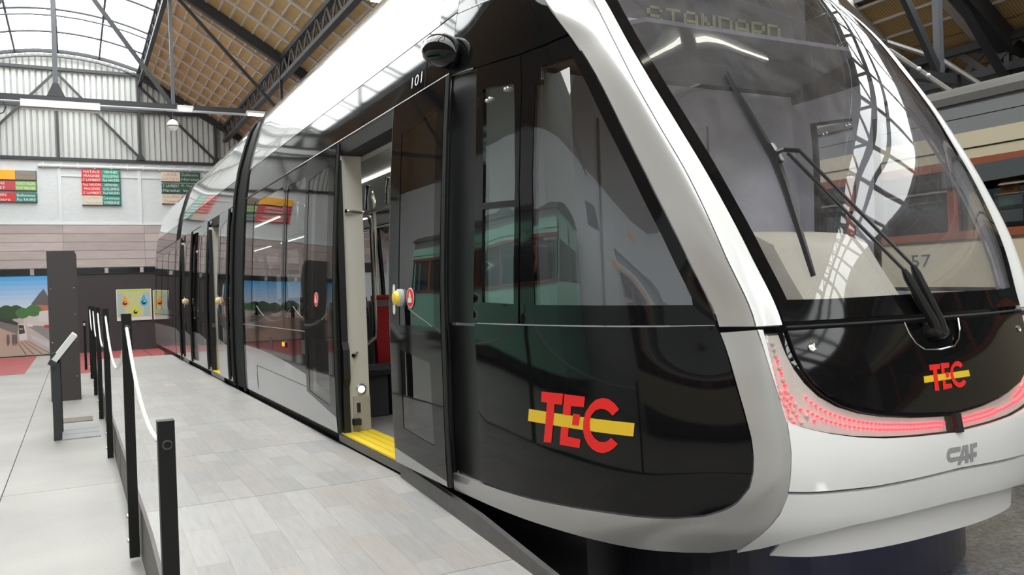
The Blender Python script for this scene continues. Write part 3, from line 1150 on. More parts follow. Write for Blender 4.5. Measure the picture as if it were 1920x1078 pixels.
# lamps
go = [(4.225, 1.206)] + [(u - .02, z - .004) for u, z in lamp_outer[1:3]] + [(u, z - .008) for u, z in lamp_outer[3:]] + [(7, .759)]
gi = [(4.985, 1.206)] + [(u + .03, z + .008) for u, z in lamp_inner[1:]] + [(7, .842)]
patch('lamp_gasket', S, go + mir(go)[::-1][1:] + mir(gi) + gi[::-1][1:], M_RUBBER, TRAM, gap=0, off=-.045, thick=.01, du=.03)
M_LAMPIN = mat('lamp_interior', (.66, .60, .56), .35)
M_LED = mat('led_red', (1, .05, .08), .4, emis=(1, .035, .06), estr=3.0)
M_LEDC = mat('led_clear', (.85, .80, .78), .1, metal=.3)
for far in (False, True):
    q = mir if far else (lambda p: p)
    outl = q(lamp_outer + lamp_inner[::-1])
    h = patch('front_lamp', S, outl, M_LAMPIN, TRAM, gap=.004, off=-.032, thick=.012, du=.025)
    lab(h, 'curved front lamp with red LEDs')
    patch('lens', S, outl, M_GLASS_L, h, gap=.004, off=0, thick=.004, du=.03)
    led, clr = MB(), MB()

    def dot(mb_, u, z, r, hgt=.012):
        uu = 14 - u if far else u
        p, n = S(uu, z), surf_n(S, uu, z, True)
        mb_.lathe([(r, 0), (r, hgt * .6), (r * .6, hgt)], p - n * .031, n, 7)
    # two rows along the lower strip
    N_ = 34
    for k in range(N_):
        f = k / (N_ - 1)
        u = 5.15 + f * 1.72
        zo = float(np.interp(u, [p[0] for p in lamp_outer], [p[1] for p in lamp_outer]))
        zi = float(np.interp(u, [p[0] for p in lamp_inner], [p[1] for p in lamp_inner]))
        for w in ((.36, .60) if not far or f < .34 or f > .62 else (.42,)):
            dot(led, u + (.012 if w > .5 else 0), zo + (zi - zo) * w, .0042)
    # cluster in the upright arm
    for r_ in range(14):
        z = 1.165 - r_ * .0225
        uo = float(np.interp(-z, [-p[1] for p in lamp_outer[:4]], [p[0] for p in lamp_outer[:4]])) if z > .881 else 4.55
        wdt = (.34 if z > 1.0 else .34 + (1.0 - z) * 2.6)
        ncol = 2 if z > 1.0 else 4
        for c_ in range(ncol):
            u = uo + .12 + wdt * c_ / max(ncol - 1, 1) * .8
            (dot(led, u, z, .0052) if r_ >= 3 and (c_ + r_) % 2 == 0 else dot(clr, u, z, .0075, .016))
    led.build('red_leds', M_LED, h)
    clr.build('clear_reflectors', M_LEDC, h)
plain('lamp_divider', lambda b: b.bar(S(7.0, .764), S(7.0, .838), .034, .026, (0, 1, 0)), M_RUBBER, TRAM)

# hatch between the lamps, wiper recess, locks
recess = [(6.575, 1.205), (6.60, 1.161), (6.66, 1.122), (6.76, 1.096), (7.0, 1.088), (7.24, 1.096), (7.34, 1.122), (7.40, 1.161), (7.425, 1.205)]
hl = hatch_l + mir(hatch_l)[::-1][1:]
hatch = patch('front_hatch', S, hl + recess[::-1], M_BLACK, TRAM, gap=.003, du=.03)
patch('wiper_recess', S, inset_poly(recess, .004), M_BLACK, hatch, gap=0, off=-.012, thick=.02, du=.03)
b = MB()
b.tube([S(u, z) + surf_n(S, u, z, True) * .001 for u, z in recess], .0035, 5)
b.build('recess_edge', M_CHROME, hatch, smooth=True)
for u, z in ((5.323, 1.135), (8.677, 1.135)):
    p, n = S(u, z), surf_n(S, u, z, True)
    b = MB()
    b.lathe([(.017, -.002), (.017, .004), (.012, .006), (.012, .003), (.005, .003), (.005, .007)], p, n, 16)
    b.build('lock', M_CHROME, hatch, smooth=True)
b = MB()
b.tube([S(5.04 + 3.92 * k / 50, 1.214) for k in range(51)], .006, 5)
b.build('windshield_sill_seal', M_RUBBER, TRAM, smooth=True)


def decal(name, polys, material, parent, off=.0015, F=S, cab=True, ku=.25, du=.02):
    out = None
    for k, p in enumerate(polys):
        out = patch(name, F, p, material, parent, gap=0, off=off, thick=.0012, du=du, ku=ku, cab=cab)
    return out


# side lettering (near side) and front lettering
T_ = [(1.031, .942), (1.25, .944), (1.231, .896), (1.158, .896), (1.103, .726), (1.024, .723), (1.08, .897), (1.016, .897)]
E1 = [(1.262, .943), (1.456, .942), (1.44, .899), (1.32, .897), (1.307, .857), (1.234, .857)]
E2 = [(1.211, .804), (1.285, .805), (1.273, .766), (1.393, .764), (1.38, .727), (1.187, .726)]
ED = [(1.336, .866), (1.402, .866), (1.381, .820), (1.319, .819)]
BAR = [(.9, .856), (1.881, .858), (1.863, .806), (.886, .802)]
CC = [(1.757, .906), (1.718, .928), (1.672, .942), (1.616, .945), (1.557, .935), (1.5, .911), (1.455, .88), (1.426, .84), (1.42, .803), (1.431, .775), (1.457, .751),
      (1.495, .733), (1.545, .724), (1.594, .724), (1.644, .734), (1.687, .749), (1.727, .769), (1.671, .79), (1.641, .776), (1.605, .768), (1.563, .767),
      (1.525, .777), (1.498, .793), (1.483, .814), (1.485, .843), (1.505, .87), (1.54, .89), (1.588, .901), (1.63, .901), (1.664, .893), (1.697, .879)]
lg = decal('logo_bar', [BAR], M_YEL, TRAM, .0015)
lab(lg, 'yellow bar of the red TEC lettering on the black side panel')
for pl in (T_, E1, E2, ED, CC):
    decal('logo_letter', [pl], M_RED, lg, .003)
fT = [(6.765, 1.034), (6.93, 1.033), (6.914, 1.013), (6.865, 1.013), (6.829, .932), (6.766, .934), (6.807, 1.013), (6.759, 1.012)]
fE1 = [(6.946, 1.035), (7.075, 1.034), (7.065, 1.015), (6.982, 1.014), (6.972, .995), (6.925, .995)]
fE2 = [(6.916, .97), (6.957, .97), (6.95, .953), (7.044, .952), (7.035, .936), (6.892, .933)]
fED = [(6.99, .998), (7.038, .998), (7.026, .978), (6.98, .978)]
fBAR = [(6.656, .993), (7.371, .996), (7.366, .971), (6.645, .968)]
fC = [(7.284, 1.017), (7.266, 1.029), (7.232, 1.035), (7.188, 1.035), (7.138, 1.028), (7.093, 1.015), (7.065, 1.0), (7.056, .983), (7.059, .967), (7.072, .951),
      (7.102, .939), (7.146, .932), (7.197, .933), (7.247, .941), (7.277, .953), (7.237, .961), (7.208, .954), (7.172, .951), (7.139, .954), (7.116, .963),
      (7.103, .976), (7.102, .99), (7.113, 1.002), (7.138, 1.013), (7.171, 1.017), (7.206, 1.016), (7.238, 1.008)]
lg = decal('logo_bar', [fBAR], M_YEL, hatch, .0015, du=.015)
for pl in (fT, fE1, fE2, fED, fC):
    decal('logo_letter', [pl], M_RED, hatch, .003, du=.012)
M_CAF = mat('emblem_grey', (.33, .33, .33), .4)
cC = [(7.003, .709), (7.0, .689), (6.859, .689), (6.837, .687), (6.834, .682), (6.837, .674), (6.859, .672), (7.01, .671), (7.026, .655), (6.849, .653), (6.811, .66),
      (6.788, .673), (6.785, .689), (6.799, .702), (6.825, .709), (6.862, .711)]
cA = [(7.038, .711), (7.124, .711), (7.137, .638), (7.088, .638), (7.083, .655), (7.034, .655), (7.006, .635), (6.96, .638), (7.012, .672)]
cA = [(7.038, .711), (7.124, .711), (7.137, .638), (7.088, .638), (7.071, .694), (7.051, .673), (7.006, .635), (6.96, .638)]
cA2 = [(7.029, .669), (7.132, .669), (7.136, .652), (7.026, .653)]
cF1 = [(7.154, .711), (7.268, .713), (7.265, .695), (7.203, .694), (7.213, .638), (7.165, .64)]
cF2 = [(7.132, .674), (7.259, .676), (7.262, .657), (7.135, .655)]
for k, pl in enumerate((cC, cA, cA2, cF1, cF2)):
    decal('maker_emblem', [pl], M_CAF, front, .0015 + .0004 * k, du=.012)

# wipers
wp = MB()
blade = [(5.751, 2.262), (5.741, 2.192), (5.738, 2.091), (5.735, 1.981), (5.745, 1.875), (5.712, 1.761), (5.661, 1.639), (5.616, 1.511), (5.582, 1.397)]


def wpt(u, z, o):
    return S(u, z) + surf_n(S, u, z, True) * o


bl = MB()
bl.tube([wpt(u, z, .022) for u, z in blade], [.007, .010, .014, .017, .020, .018, .015, .012, .008], 6)
bl = bl.build('wiper_blade', M_BLKSATIN, TRAM, smooth=True)
b = MB()
b.tube([wpt(u, z, .008) for u, z in blade], .004, 5)
b.build('rubber_strip', M_RUBBER, bl)
b = MB()
b.bar(wpt(5.745, 1.92, .03), wpt(5.755, 1.845, .03), .032, .03)
b.tube([wpt(5.75, 1.885, .035), wpt(5.81, 1.888, .05), wpt(5.96, 1.884, .05)], .010, 7)
b.build('blade_bracket', M_BLKSATIN, bl)
for a_, e, base in (((5.95, 1.886), (6.742, 1.416), (7.03, 1.155)), ((5.83, 1.872), (6.60, 1.400), (6.93, 1.165))):
    arm = MB()
    p0, p1 = wpt(*a_, .055), wpt(*e, .055)
    arm.tube([p0, p0.lerp(p1, .5), p1], .0075, 6)
    p2 = wpt(*base, .022)
    arm.tube([p1, p1.lerp(p2, .12), p1.lerp(p2, .85) - Vector((0, .01, 0)), p2], [.010, .017, .020, .024], 8)
    arm.build('wiper_arm', M_BLKSATIN, TRAM, smooth=True)
    p, n = S(*base), surf_n(S, *base, True)
    b = MB()
    b.lathe([(.032, -.012), (.030, .02), (.022, .04)], p, n, 14)
    b.build('wiper_pivot', M_BLKSATIN, TRAM, smooth=True)

# cab roof dome
def roof_loop(k):
    f = k / 6
    zz_ = 3.04 + .56 * math.sin(f * math.pi / 2)
    sh = 1 - math.cos(f * math.pi / 2)
    pts = []
    for i in range(57):
        u = 14 * i / 56
        p = S(u, 3.04)
        tgt = Vector((XC + (p.x - XC) * .55, 4.6, 0))
        q = p.lerp(Vector((tgt.x, max(p.y, 4.05) + .35, 0)), sh * .85)
        h_max = prof(zz_)
        q.x = XC + max(-h_max, min(h_max, q.x - XC))
        pts.append(Vector((q.x, q.y, zz_)))
    return pts


loops = [roof_loop(k) for k in range(7)]
v = [p for l in loops for p in l]
f = []
for k in range(6):
    for i in range(56):
        f.append((k * 57 + i, k * 57 + i + 1, (k + 1) * 57 + i + 1, (k + 1) * 57 + i))
f.append(tuple(6 * 57 + i for i in range(57)))
rawmesh('cab_roof', [tuple(p) for p in v], f, M_BLACK, TRAM)

# dark apron, underbody, blue strip light under the lip
ap = []
for k in range(33):
    t = math.pi * k / 32
    ap.append((XC - .98 * math.cos(t), 3.05 - .70 * math.sin(t) ** .8))
plain('apron', lambda b: b.prism(ap + [(XC + .98, 3.6), (XC - .98, 3.6)], (0, 0, .05), (1, 0, 0), (0, 1, 0), (0, 0, .30)), M_SKIRT, TRAM)
b = MB()
lp = [S_lip(4.3 + 5.4 * k / 24, .335) for k in range(25)]
lp = [Vector((XC + (p.x - XC) * .95, p.y + .075, .352)) for p in lp]
for p, q in zip(lp[:-1], lp[1:]):
    b.bar(p, q, .014, .010)
b.build('blue_light_strip', mat('blue_led', (.2, .25, .9), .4, emis=(.20, .24, 1), estr=14), TRAM)
M_SEAMHILITE = mat('seam_highlight', (.62, .62, .62), .25, metal=.7)  # light metal beads added as the highlights along panel seams and arch edge
for far in (False, True):
    for pts in ([(.04 + 1.4 * k / 12, float(np.interp(.04 + 1.4 * k / 12, [p[0] for p in bandtop], [p[1] for p in bandtop]))) for k in range(13)],
                [(.04 + .5 * k / 6, float(np.interp(.04 + .5 * k / 6, [p[0] for p in header], [p[1] for p in header]))) for k in range(7)],
                [(3.0, 2.42 + .6 * k / 8) for k in range(9)]):
        b = MB()
        b.tube([S(14 - u if far else u, z) for u, z in pts], .004, 5)
        b.build('seam_highlight_bead', M_SEAMHILITE, TRAM, smooth=True)
plain('underbody', lambda b: b.box(XC - 1.16, XC + 1.16, 3.0, 22.0, .08, .32), M_DARK, TRAM)
b = MB()
und = [S(14 * i / 56, .337).lerp(Vector((XC, 3.6, .337)), .10) for i in range(57)]
rawmesh('cab_floor_pan', [tuple(p) for p in und], [tuple(range(57))], M_DARK, TRAM, smooth=False)


# ------------------------------------------------------------------ modern tram: passenger body
def rect(y0, y1, z0, z1):
    return [(y0, z0), (y1, z0), (y1, z1), (y0, z1)]


def rrect(y0, y1, z0, z1, r=.07):
    out = []
    for cx, cy, a0 in ((y1 - r, z0 + r, -90), (y1 - r, z1 - r, 0), (y0 + r, z1 - r, 90), (y0 + r, z0 + r, 180)):
        for k in range(4):
            t = math.radians(a0 + 30 * k)
            out.append((cx + r * math.cos(t), cy + r * math.sin(t)))
    return out


def bp(name, F, poly, material, parent=None, **k):
    k.setdefault('ku', 1.0)
    k.setdefault('du', .16)
    return patch(name, F, poly, material, parent or TRAM, cab=False, **k)


SW_Y = [4.05, 4.9, 5.6, 6.3, 7.17, 7.98, 8.9, 9.96, 12, 22.2]
SW_Z = [.43, .455, .50, .60, .727, .79, .835, .85, .85, .85]


def swoosh(y):
    return float(np.interp(y, SW_Y, SW_Z))


def sw_poly(y0, y1, top=None, bot=None, n=8):
    """zone above (top given) or below (bot given) the paint line"""
    ys_ = [y0 + (y1 - y0) * k / n for k in range(n + 1)]
    if top is not None:
        return [(y, swoosh(y)) for y in ys_] + [(y1, top), (y0, top)]
    return [(y0, bot), (y1, bot)] + [(y, swoosh(y)) for y in reversed(ys_)]


def wall(F, y0, y1, wins, glassmat=M_GLASS_S, parent=None, lining=False):
    """window band, lower black panel, painted lower panel of one stretch of side"""
    w = bp('window_band', F, rect(y0, y1, 1.09, 2.55), M_BLACK, holes=[rrect(a, b_, c_, d_) for a, b_, c_, d_ in wins], gap=.002)
    for a, b_, c_, d_ in wins:
        bp('window_pane', F, rrect(a, b_, c_, d_), glassmat, gap=0, off=-.004, thick=0, rim=False)
    bp('lower_black_panel', F, sw_poly(y0, y1, top=1.085), M_BLACK, gap=.0015)
    bp('lower_painted_panel', F, sw_poly(y0, y1, bot=.335), M_GREYPAINT, gap=.0015)
    if lining:
        bp('inner_lining', F, rect(y0, y1, .36, 2.45), M_CEILIN, holes=[rrect(a, b_, c_, d_) for a, b_, c_, d_ in wins], off=-.07, thick=.005, rim=False)
    return w


def upper(F, y0, y1, ysplit=(), front_black=None):
    bp('upper_band', F, rect(y0, y1, 2.56, 2.89), M_BLACK, gap=.0015)
    cuts = [y0] + list(ysplit) + [y1]
    for a, b_ in zip(cuts[:-1], cuts[1:]):
        mm = M_BLACK if front_black and b_ <= front_black + 1e-6 else M_FAIRING
        bp('roof_fairing', F, rect(a, b_, 2.895, 3.655), mm, gap=.0015, du=.08)


SECT = [(4.05, 10.05), (10.85, 17.05), (17.42, 22.2)]
# near side of the first car
upper(SN, 4.05, 10.05, (4.30, 5.70), 4.30)
bp('door_post_panel', SN, rect(4.05, 4.70, .336, 2.55), M_BLKSATIN, off=-.01)
wall(SN, 6.15, 10.05, [(7.14, 7.84, 1.20, 2.43), (8.0, 9.50, 1.20, 2.45)])
b = MB()
b.tube([SN(y, 1.088) + Vector((-.001, 0, 0)) for y in (6.15, 8, 10.05)], .004, 5)
b.build('belt_highlight_bead', MATS['bead_grey'], TRAM)  # grey bead drawing the belt highlight on along the first car
b = MB()
b.tube([SN(y, 2.555) + Vector((-.003, 0, 0)) for y in (4.05, 6, 8, 10.05)], .008, 6)
b.build('header_rail', mat('header_grey', (.10, .10, .11), .15, metal=.5), TRAM)
# window division and small fittings on the first car side
bp('window_joint', SN, rect(7.90, 7.93, 1.10, 2.54), M_RUBBER, gap=0, off=.001, thick=.002)
mk = bp('side_marker', SN, rrect(7.85, 7.97, .915, .975, .02), M_BLKSATIN, gap=0, off=.012, thick=.014, du=.04)
bp('marker_lens', SN, rrect(7.865, 7.955, .925, .965, .018), mat('amber_lens', (.9, .28, .02), .2, emis=(1, .30, .02), estr=1.2), mk, gap=0, off=.016, thick=.006, du=.04)
for y, z in ((8.53, .93), (7.19, .95)):
    bp('small_hatch', SN, rrect(y - .06, y + .06, z - .06, z + .06, .01), M_BLKSATIN, gap=0, off=.002, thick=.002, du=.06)
b = MB()
for pts in ([(7.07, .612), (9.3, .652)], [(9.3, .652), (9.3, .40)], [(7.04, .34), (7.04, 1.08)]):
    (ya, za), (yb, zb) = pts
    b.tube([SN(ya + (yb - ya) * t / 8, za + (zb - za) * t / 8) for t in range(9)], .0035, 4)
b.build('panel_joint', M_RUBBER, TRAM)
bp('skirt', SN, rect(4.05, 10.05, .22, .332), M_RUBBER, off=-.02)
for (y0, y1) in SECT[1:]:
    bp('skirt', SN, rect(y0, y1, .22, .332), M_RUBBER, off=-.02)

# second and third cars, near side
upper(SN, 10.85, 17.05, (13.9,))
wall(SN, 10.85, 11.55, [(10.98, 11.45, 1.2, 2.4)])
wall(SN, 12.75, 15.35, [(13.52, 14.10, 1.2, 2.42), (14.16, 14.55, 1.2, 2.42)])
wall(SN, 16.25, 17.05, [(16.4, 16.9, 1.2, 2.4)])
upper(SN, 17.42, 22.2, (19.8,))
wall(SN, 17.42, 22.2, [(17.7, 18.9, 1.2, 2.42), (19.05, 20.3, 1.2, 2.42), (20.45, 21.7, 1.2, 2.42)])
# far sides
upper(SF, 4.05, 10.05, (5.7,))
wall(SF, 4.05, 10.05, [(4.7, 5.9, 1.1 + .1, 2.42), (6.1, 7.7, 1.2, 2.42), (7.9, 9.5, 1.2, 2.42)], M_GLASS_C, lining=True)
upper(SF, 10.85, 17.05)
wall(SF, 10.85, 17.05, [(11.2, 12.6, 1.2, 2.42), (12.9, 14.3, 1.2, 2.42), (14.6, 16.4, 1.2, 2.42)], M_GLASS_C, lining=True)
upper(SF, 17.42, 22.2)
wall(SF, 17.42, 22.2, [(17.8, 19.4, 1.2, 2.42), (19.7, 21.4, 1.2, 2.42)], M_GLASS_C, lining=True)
for y0, y1 in SECT:
    plain('roof_deck', lambda b: b.box(XC - .82, XC + .82, y0 + (.35 if y0 < 5 else 0), y1, 3.62, 3.66), M_FAIRING, TRAM)
    plain('car_floor', lambda b: b.box(XC - 1.27, XC + 1.27, y0 - (.1 if y0 < 5 else 0), y1, .325, .35), M_FLOORIN, TRAM)
    plain('car_ceiling', lambda b: b.prism([(-1.2, 2.46), (-.9, 2.50), (-.3, 2.42), (.3, 2.42), (.9, 2.50), (1.2, 2.46), (1.2, 2.56), (-1.2, 2.56)],
                                           (XC, y0, 0), (1, 0, 0), (0, 0, 1), (0, y1 - y0, 0)), M_CEILIN, TRAM)
    b = MB()
    for x in (XC - .62, XC + .62):
        b.box(x - .012, x + .012, y0 + .3, y1 - .3, 2.445, 2.46)
    b.build('ceiling_light', mat('interior_led', (1, .95, .85), .4, emis=(1, .95, .84), estr=3), TRAM)
plain('tail_wall', lambda b: b.prism([(-prof(z), z) for z in (.34, 1.2, 2.0, 2.9, 3.3, 3.6)] + [(prof(z), z) for z in (3.6, 3.3, 2.9, 2.0, 1.2, .34)],
                                     (XC, 22.15, 0), (1, 0, 0), (0, 0, 1), (0, .05, 0)), M_BLACK, TRAM)


# pleated gangways
def gangway(y0, y1, npl):
    prof_z = [.30, .6, 1.2, 1.8, 2.3, 2.7, 3.0, 3.3, 3.5, 3.6, 3.655]
    v, f = [], []
    n = npl * 4
    for i in range(n + 1):
        y = y0 + (y1 - y0) * i / n
        ins = .05 - .03 * abs(math.sin(math.pi * npl * i / n)) if 0 < i < n else .01
        loop = [(XC - (prof(z) - ins), y, z) for z in prof_z] + [(XC + (prof(z) - ins), y, z) for z in reversed(prof_z)]
        v += loop
    m_ = 2 * len(prof_z)
    for i in range(n):
        for k in range(m_ - 1):
            f.append((i * m_ + k, i * m_ + k + 1, (i + 1) * m_ + k + 1, (i + 1) * m_ + k))
    o = rawmesh('gangway', v, f, M_RUBBER, TRAM)
    plain('gangway_floor', lambda b: b.box(XC - 1.0, XC + 1.0, y0, y1, .30, .35), M_FLOORIN, TRAM)
    for yy in (y0 + .02, y1 - .02):
        b = MB()
        b.tube([(XC - prof(z) - .004, yy, z) for z in prof_z], .022, 6)
        b.build('gangway_frame', M_RUBBER, o, smooth=True)


gangway(10.05, 10.85, 7)
gangway(17.05, 17.42, 3)


# door openings and sliding leaves
def opening(y0, y1):
    """dark frame round a doorway, its threshold and yellow sill"""
    b = MB()
    for y, s_ in ((y0, 1), (y1, -1)):
        zs = [.34, .8, 1.3, 1.8, 2.2, 2.5]
        for a, c_ in zip(zs[:-1], zs[1:]):
            b.bar(SN(y + s_ * .02, a) + Vector((.04, 0, 0)), SN(y + s_ * .02, c_) + Vector((.04, 0, 0)), .10, .04, (0, 1, 0))
    p = SN(y0, 2.50)
    b.box(p.x + .0, p.x + .16, y0, y1, 2.44, 2.56)
    o = b.build('door_frame', M_RUBBER, TRAM)
    plain('threshold', lambda b: b.box(XC - 1.335, XC - 1.26, y0 + .01, y1 - .01, .29, .342), mat('threshold_grey', (.10, .09, .085), .35, metal=.5), o)
    plain('yellow_sill', lambda b: [b.box(XC - 1.325 + k * .062, XC - 1.325 + k * .062 + .056, y0 + .03, y1 - .03, .345, .358) for k in range(4)], M_SILL, o)
    # door mechanism on the rear edge
    plain('door_seal', lambda b: b.prism([(0, .34), (.05, .34), (.05, .70), (.085, .76), (.085, .98), (.05, 1.04), (.05, 2.40), (0, 2.40)],
                                         (XC - 1.315, y1 - .045, 0), (0, -1, 0), (0, 0, 1), (.05, 0, 0)), M_RUBBER, o)
    return o


def leaf(y0, y1, out_=.06, z0=.37, z1=2.52, paint=(.40, .44), front=True):
    F = side(1, -out_)
    w0, w1 = y0 + .085, y1 - .165
    if not front:
        w0, w1 = y0 + .16, y1 - .09
    pu = [(w0, 1.205), (w1, 1.205), (w1, 2.335), (w0, 2.385)]
    plo = [(w0 + .06, .565), (w1 - .01, .60), (w1, 1.06), (w0 + .08, 1.01)] if front else [(w0, .555), (w1, .62), (w1, 1.06), (w0, 1.04)]
    o = bp('door_leaf', F, rect(y0, y1, z0, z1), M_BLACK, holes=[pu, plo], gap=0, thick=.035, du=.12)
    bp('door_pane', F, pu, M_GLASS_S, o, gap=0, off=-.003, thick=0, rim=False, du=.12)
    bp('door_pane', F, plo, M_GLASS_S, o, gap=0, off=-.003, thick=0, rim=False, du=.12)
    bp('paint_band', F, [(y0 + .005, z0 + .004), (y1 - .005, z0 + .004), (y1 - .005, paint[1] + .02), (y0 + .005, paint[0])], M_GREYPAINT, o, gap=0, off=.001, thick=.001, du=.12)
    for y in (y0 - .008, y1 + .008):
        b = MB()
        zs = [z0 + (z1 - z0) * k / 8 for k in range(9)]
        b.tube([F(y, z) + Vector((.015, 0, 0)) for z in zs], .014, 6)
        b.build('edge_seal', M_STEELGR if y > y1 else M_RUBBER, o, smooth=True)
    return o, F


def round_decal(F, y, z, r, material, parent, name, off=.002, sy=1., sz=1.):
    poly = [(y + r * sy * math.cos(t), z + r * sz * math.sin(t)) for t in [2 * math.pi * k / 20 for k in range(20)]]
    return bp(name, F, poly, material, parent, gap=0, off=off, thick=.0012, du=.03)


def door_signs(o, F, y, button=True):
    if button:
        p = F(y, 1.365)
        b = MB()
        b.lathe([(.050, -.01), (.050, .018), (.044, .024)], p, (-1, 0, 0), 24)
        bt = b.build('door_button', mat('button_grey', (.42, .43, .40), .4), o, smooth=True)
        b = MB()
        b.lathe([(.041, .02), (.041, .032), (.033, .044), (.016, .050), (.001, .052)], p, (-1, 0, 0), 24)
        b.build('button_cap', mat('button_yellow', (.86, .60, .05), .35), o, smooth=True)
        bp('arrow_sticker', F, rrect(y + .095, y + .135, 1.265, 1.445, .0195), M_WHITEP, o, gap=0, off=.002, thick=.0012, du=.04)
        bp('arrow_mark', F, [(y + .128, 1.39), (y + .120, 1.39), (y + .103, 1.357), (y + .120, 1.32), (y + .128, 1.32), (y + .111, 1.357)], M_RUBBER, o, gap=0, off=.0035, thick=.001, du=.05)
    yr = y - .155 if button else y
    r = round_decal(F, yr, 1.362, .058, M_WHITEP, o, 'round_sticker')
    round_decal(F, yr, 1.362, .052, M_RED, o, 'round_sticker_field', .0035)
    bp('sticker_mark', F, [(yr - .028, 1.335), (yr + .028, 1.335), (yr + .028, 1.362), (yr + .012, 1.362), (yr + .012, 1.38), (yr, 1.40), (yr - .012, 1.38), (yr - .012, 1.362), (yr - .028, 1.362)], M_WHITEP, o, gap=0, off=.005, thick=.001, du=.06)


opening(4.70, 6.15)
l1, F1 = leaf(3.985, 4.77)
door_signs(l1, F1, 4.565)
l2, F2 = leaf(6.02, 6.88, paint=(.487, .585), front=False)
door_signs(l2, F2, 6.48, False)
opening(11.55, 12.75)
l3, F3 = leaf(10.90, 11.60, paint=(.8, .84))
door_signs(l3, F3, 11.42)
leaf(12.74, 13.44, paint=(.8, .84), front=False)
opening(15.35, 16.25)
l5, F5 = leaf(14.66, 15.38, paint=(.8, .84))
door_signs(l5, F5, 15.2)
leaf(16.24, 16.92, paint=(.8, .84), front=False)

# fleet number and camera pod on the upper band
v, f = text_mesh('101')
xs_ = [p[0] for p in v]
ys_ = [p[1] for p in v]
F = side(1, -.002)
vv = []
for x, y in v:
    fx = (x - min(xs_)) / (max(xs_) - min(xs_))
    fy = (y - min(ys_)) / (max(ys_) - min(ys_))
    vv.append(tuple(F(4.645 - .165 * fx, 2.612 + .068 * fy)))
rawmesh('fleet_number', vv, f, M_WHITEP, TRAM, smooth=False)
b = MB()
b.tube([SN(4.425, z) + Vector((-.001, 0, 0)) for z in (2.565, 2.7, 2.885)], .004, 4)
b.build('band_joint', M_RUBBER, TRAM)
v, f = [], []
nu, nv = 20, 12
for i in range(nu + 1):
    t = math.pi * i / nu
    for k in range(nv):
        a = 2 * math.pi * k / nv
        L_ = -math.cos(t) * .24
        wide = math.sin(t) * (1 - .25 * math.cos(t)) * .105
        tall = math.sin(t) * .102
        v.append((XC - prof(2.72) - .045 - wide * .9 * math.cos(a), 4.09 + L_ * .74, 2.685 + tall * math.sin(a) - .05 * math.cos(t)))
for i in range(nu):
    for k in range(nv):
        f.append((i * nv + k, i * nv + (k + 1) % nv, (i + 1) * nv + (k + 1) % nv, (i + 1) * nv + k))
pod = rawmesh('camera_pod', v, f, M_BLACK, TRAM)
b = MB()
b.bar((XC - prof(2.70) + .02, 4.09, 2.70), (XC - prof(2.70) - .03, 4.09, 2.69), .05, .04, (0, 0, 1))
b.build('pod_bracket', M_BLKSATIN, pod)
b = MB()
b.lathe([(.022, 0), (.022, .03), (.012, .036)], (XC - prof(2.62) - .06, 4.06, 2.625), (0, -.4, -1), 12)
b.build('camera_lens', M_CHROME, pod, smooth=True)

# ------------------------------------------------------------------ modern tram: interior
for yj in (6.10, 12.70, 16.20):
    plain('door_jamb_panel', lambda b: b.box(XC - 1.30, XC - 1.10, yj, yj + .06, .36, 2.44), M_CREAMIN, TRAM)
plain('jamb_lower_plate', lambda b: b.box(XC - 1.23, XC - 1.10, 6.085, 6.10, .36, .62), mat('jamb_grey', (.40, .38, .33), .4), TRAM)
plain('jamb_slot', lambda b: [b.box(XC - 1.205, XC - 1.18, 6.075, 6.086, .50, .57), b.box(XC - 1.245, XC - 1.19, 6.03, 6.09, .41, .455)], M_RUBBER, TRAM)
b = MB()
b.lathe([(.04, 0), (.04, .012), (.032, .016)], (XC - 1.165, 6.10, .672), (0, -1, 0), 18)
b.build('jamb_light', M_STEEL, TRAM, smooth=True)
b = MB()
b.lathe([(.026, .016), (.024, .020), (.001, .021)], (XC - 1.165, 6.10, .672), (0, -1, 0), 18)
b.build('jamb_light_lens', mat('jamb_lamp', (1, 1, 1), .3, emis=(1, .98, .92), estr=6), TRAM)
b = MB()
b.tube([(XC - 1.24, 6.07, 2.02), (XC - 1.09, 6.12, 2.01), (XC - 1.01, 6.22, 1.99), (XC - .97, 6.30, 1.93), (XC - .965, 6.31, 1.85), (XC - .965, 6.31, 1.5), (XC - .96, 6.31, 1.12),
        (XC - .98, 6.28, 1.04), (XC - 1.22, 6.08, .93)], .016, 10)
b.build('grab_rail', M_CHROME, TRAM, smooth=True)
b = MB()
b.tube([(XC - .85, 4.4, 2.08), (XC - .85, 10.0, 2.08)], .018, 8)
for y in (5.6, 7.4, 9.2):
    b.tube([(XC - .85, y, 2.08), (XC - .85, y, 2.46)], .014, 7)
b.build('ceiling_rail', M_CHROME, TRAM, smooth=True)
for y in (6.25, 6.75):
    b = MB()
    b.tube([(XC - .85, y, 2.10), (XC - .85, y - .01, 2.20), (XC - .83, y - .015, 2.30), (XC - .83, y + .03, 2.32), (XC - .85, y + .03, 2.12)], .014, 7)
    b.build('hand_strap', M_CHROME, TRAM, smooth=True)
for xs1, ys1 in ((XC + .35, 5.45), (XC - .35, 8.05)):
    b = MB()
    b.tube([(xs1, ys1, .35), (xs1, ys1, 2.44)], .018, 10)
    b.build('stanchion', M_CHROME, TRAM, smooth=True)


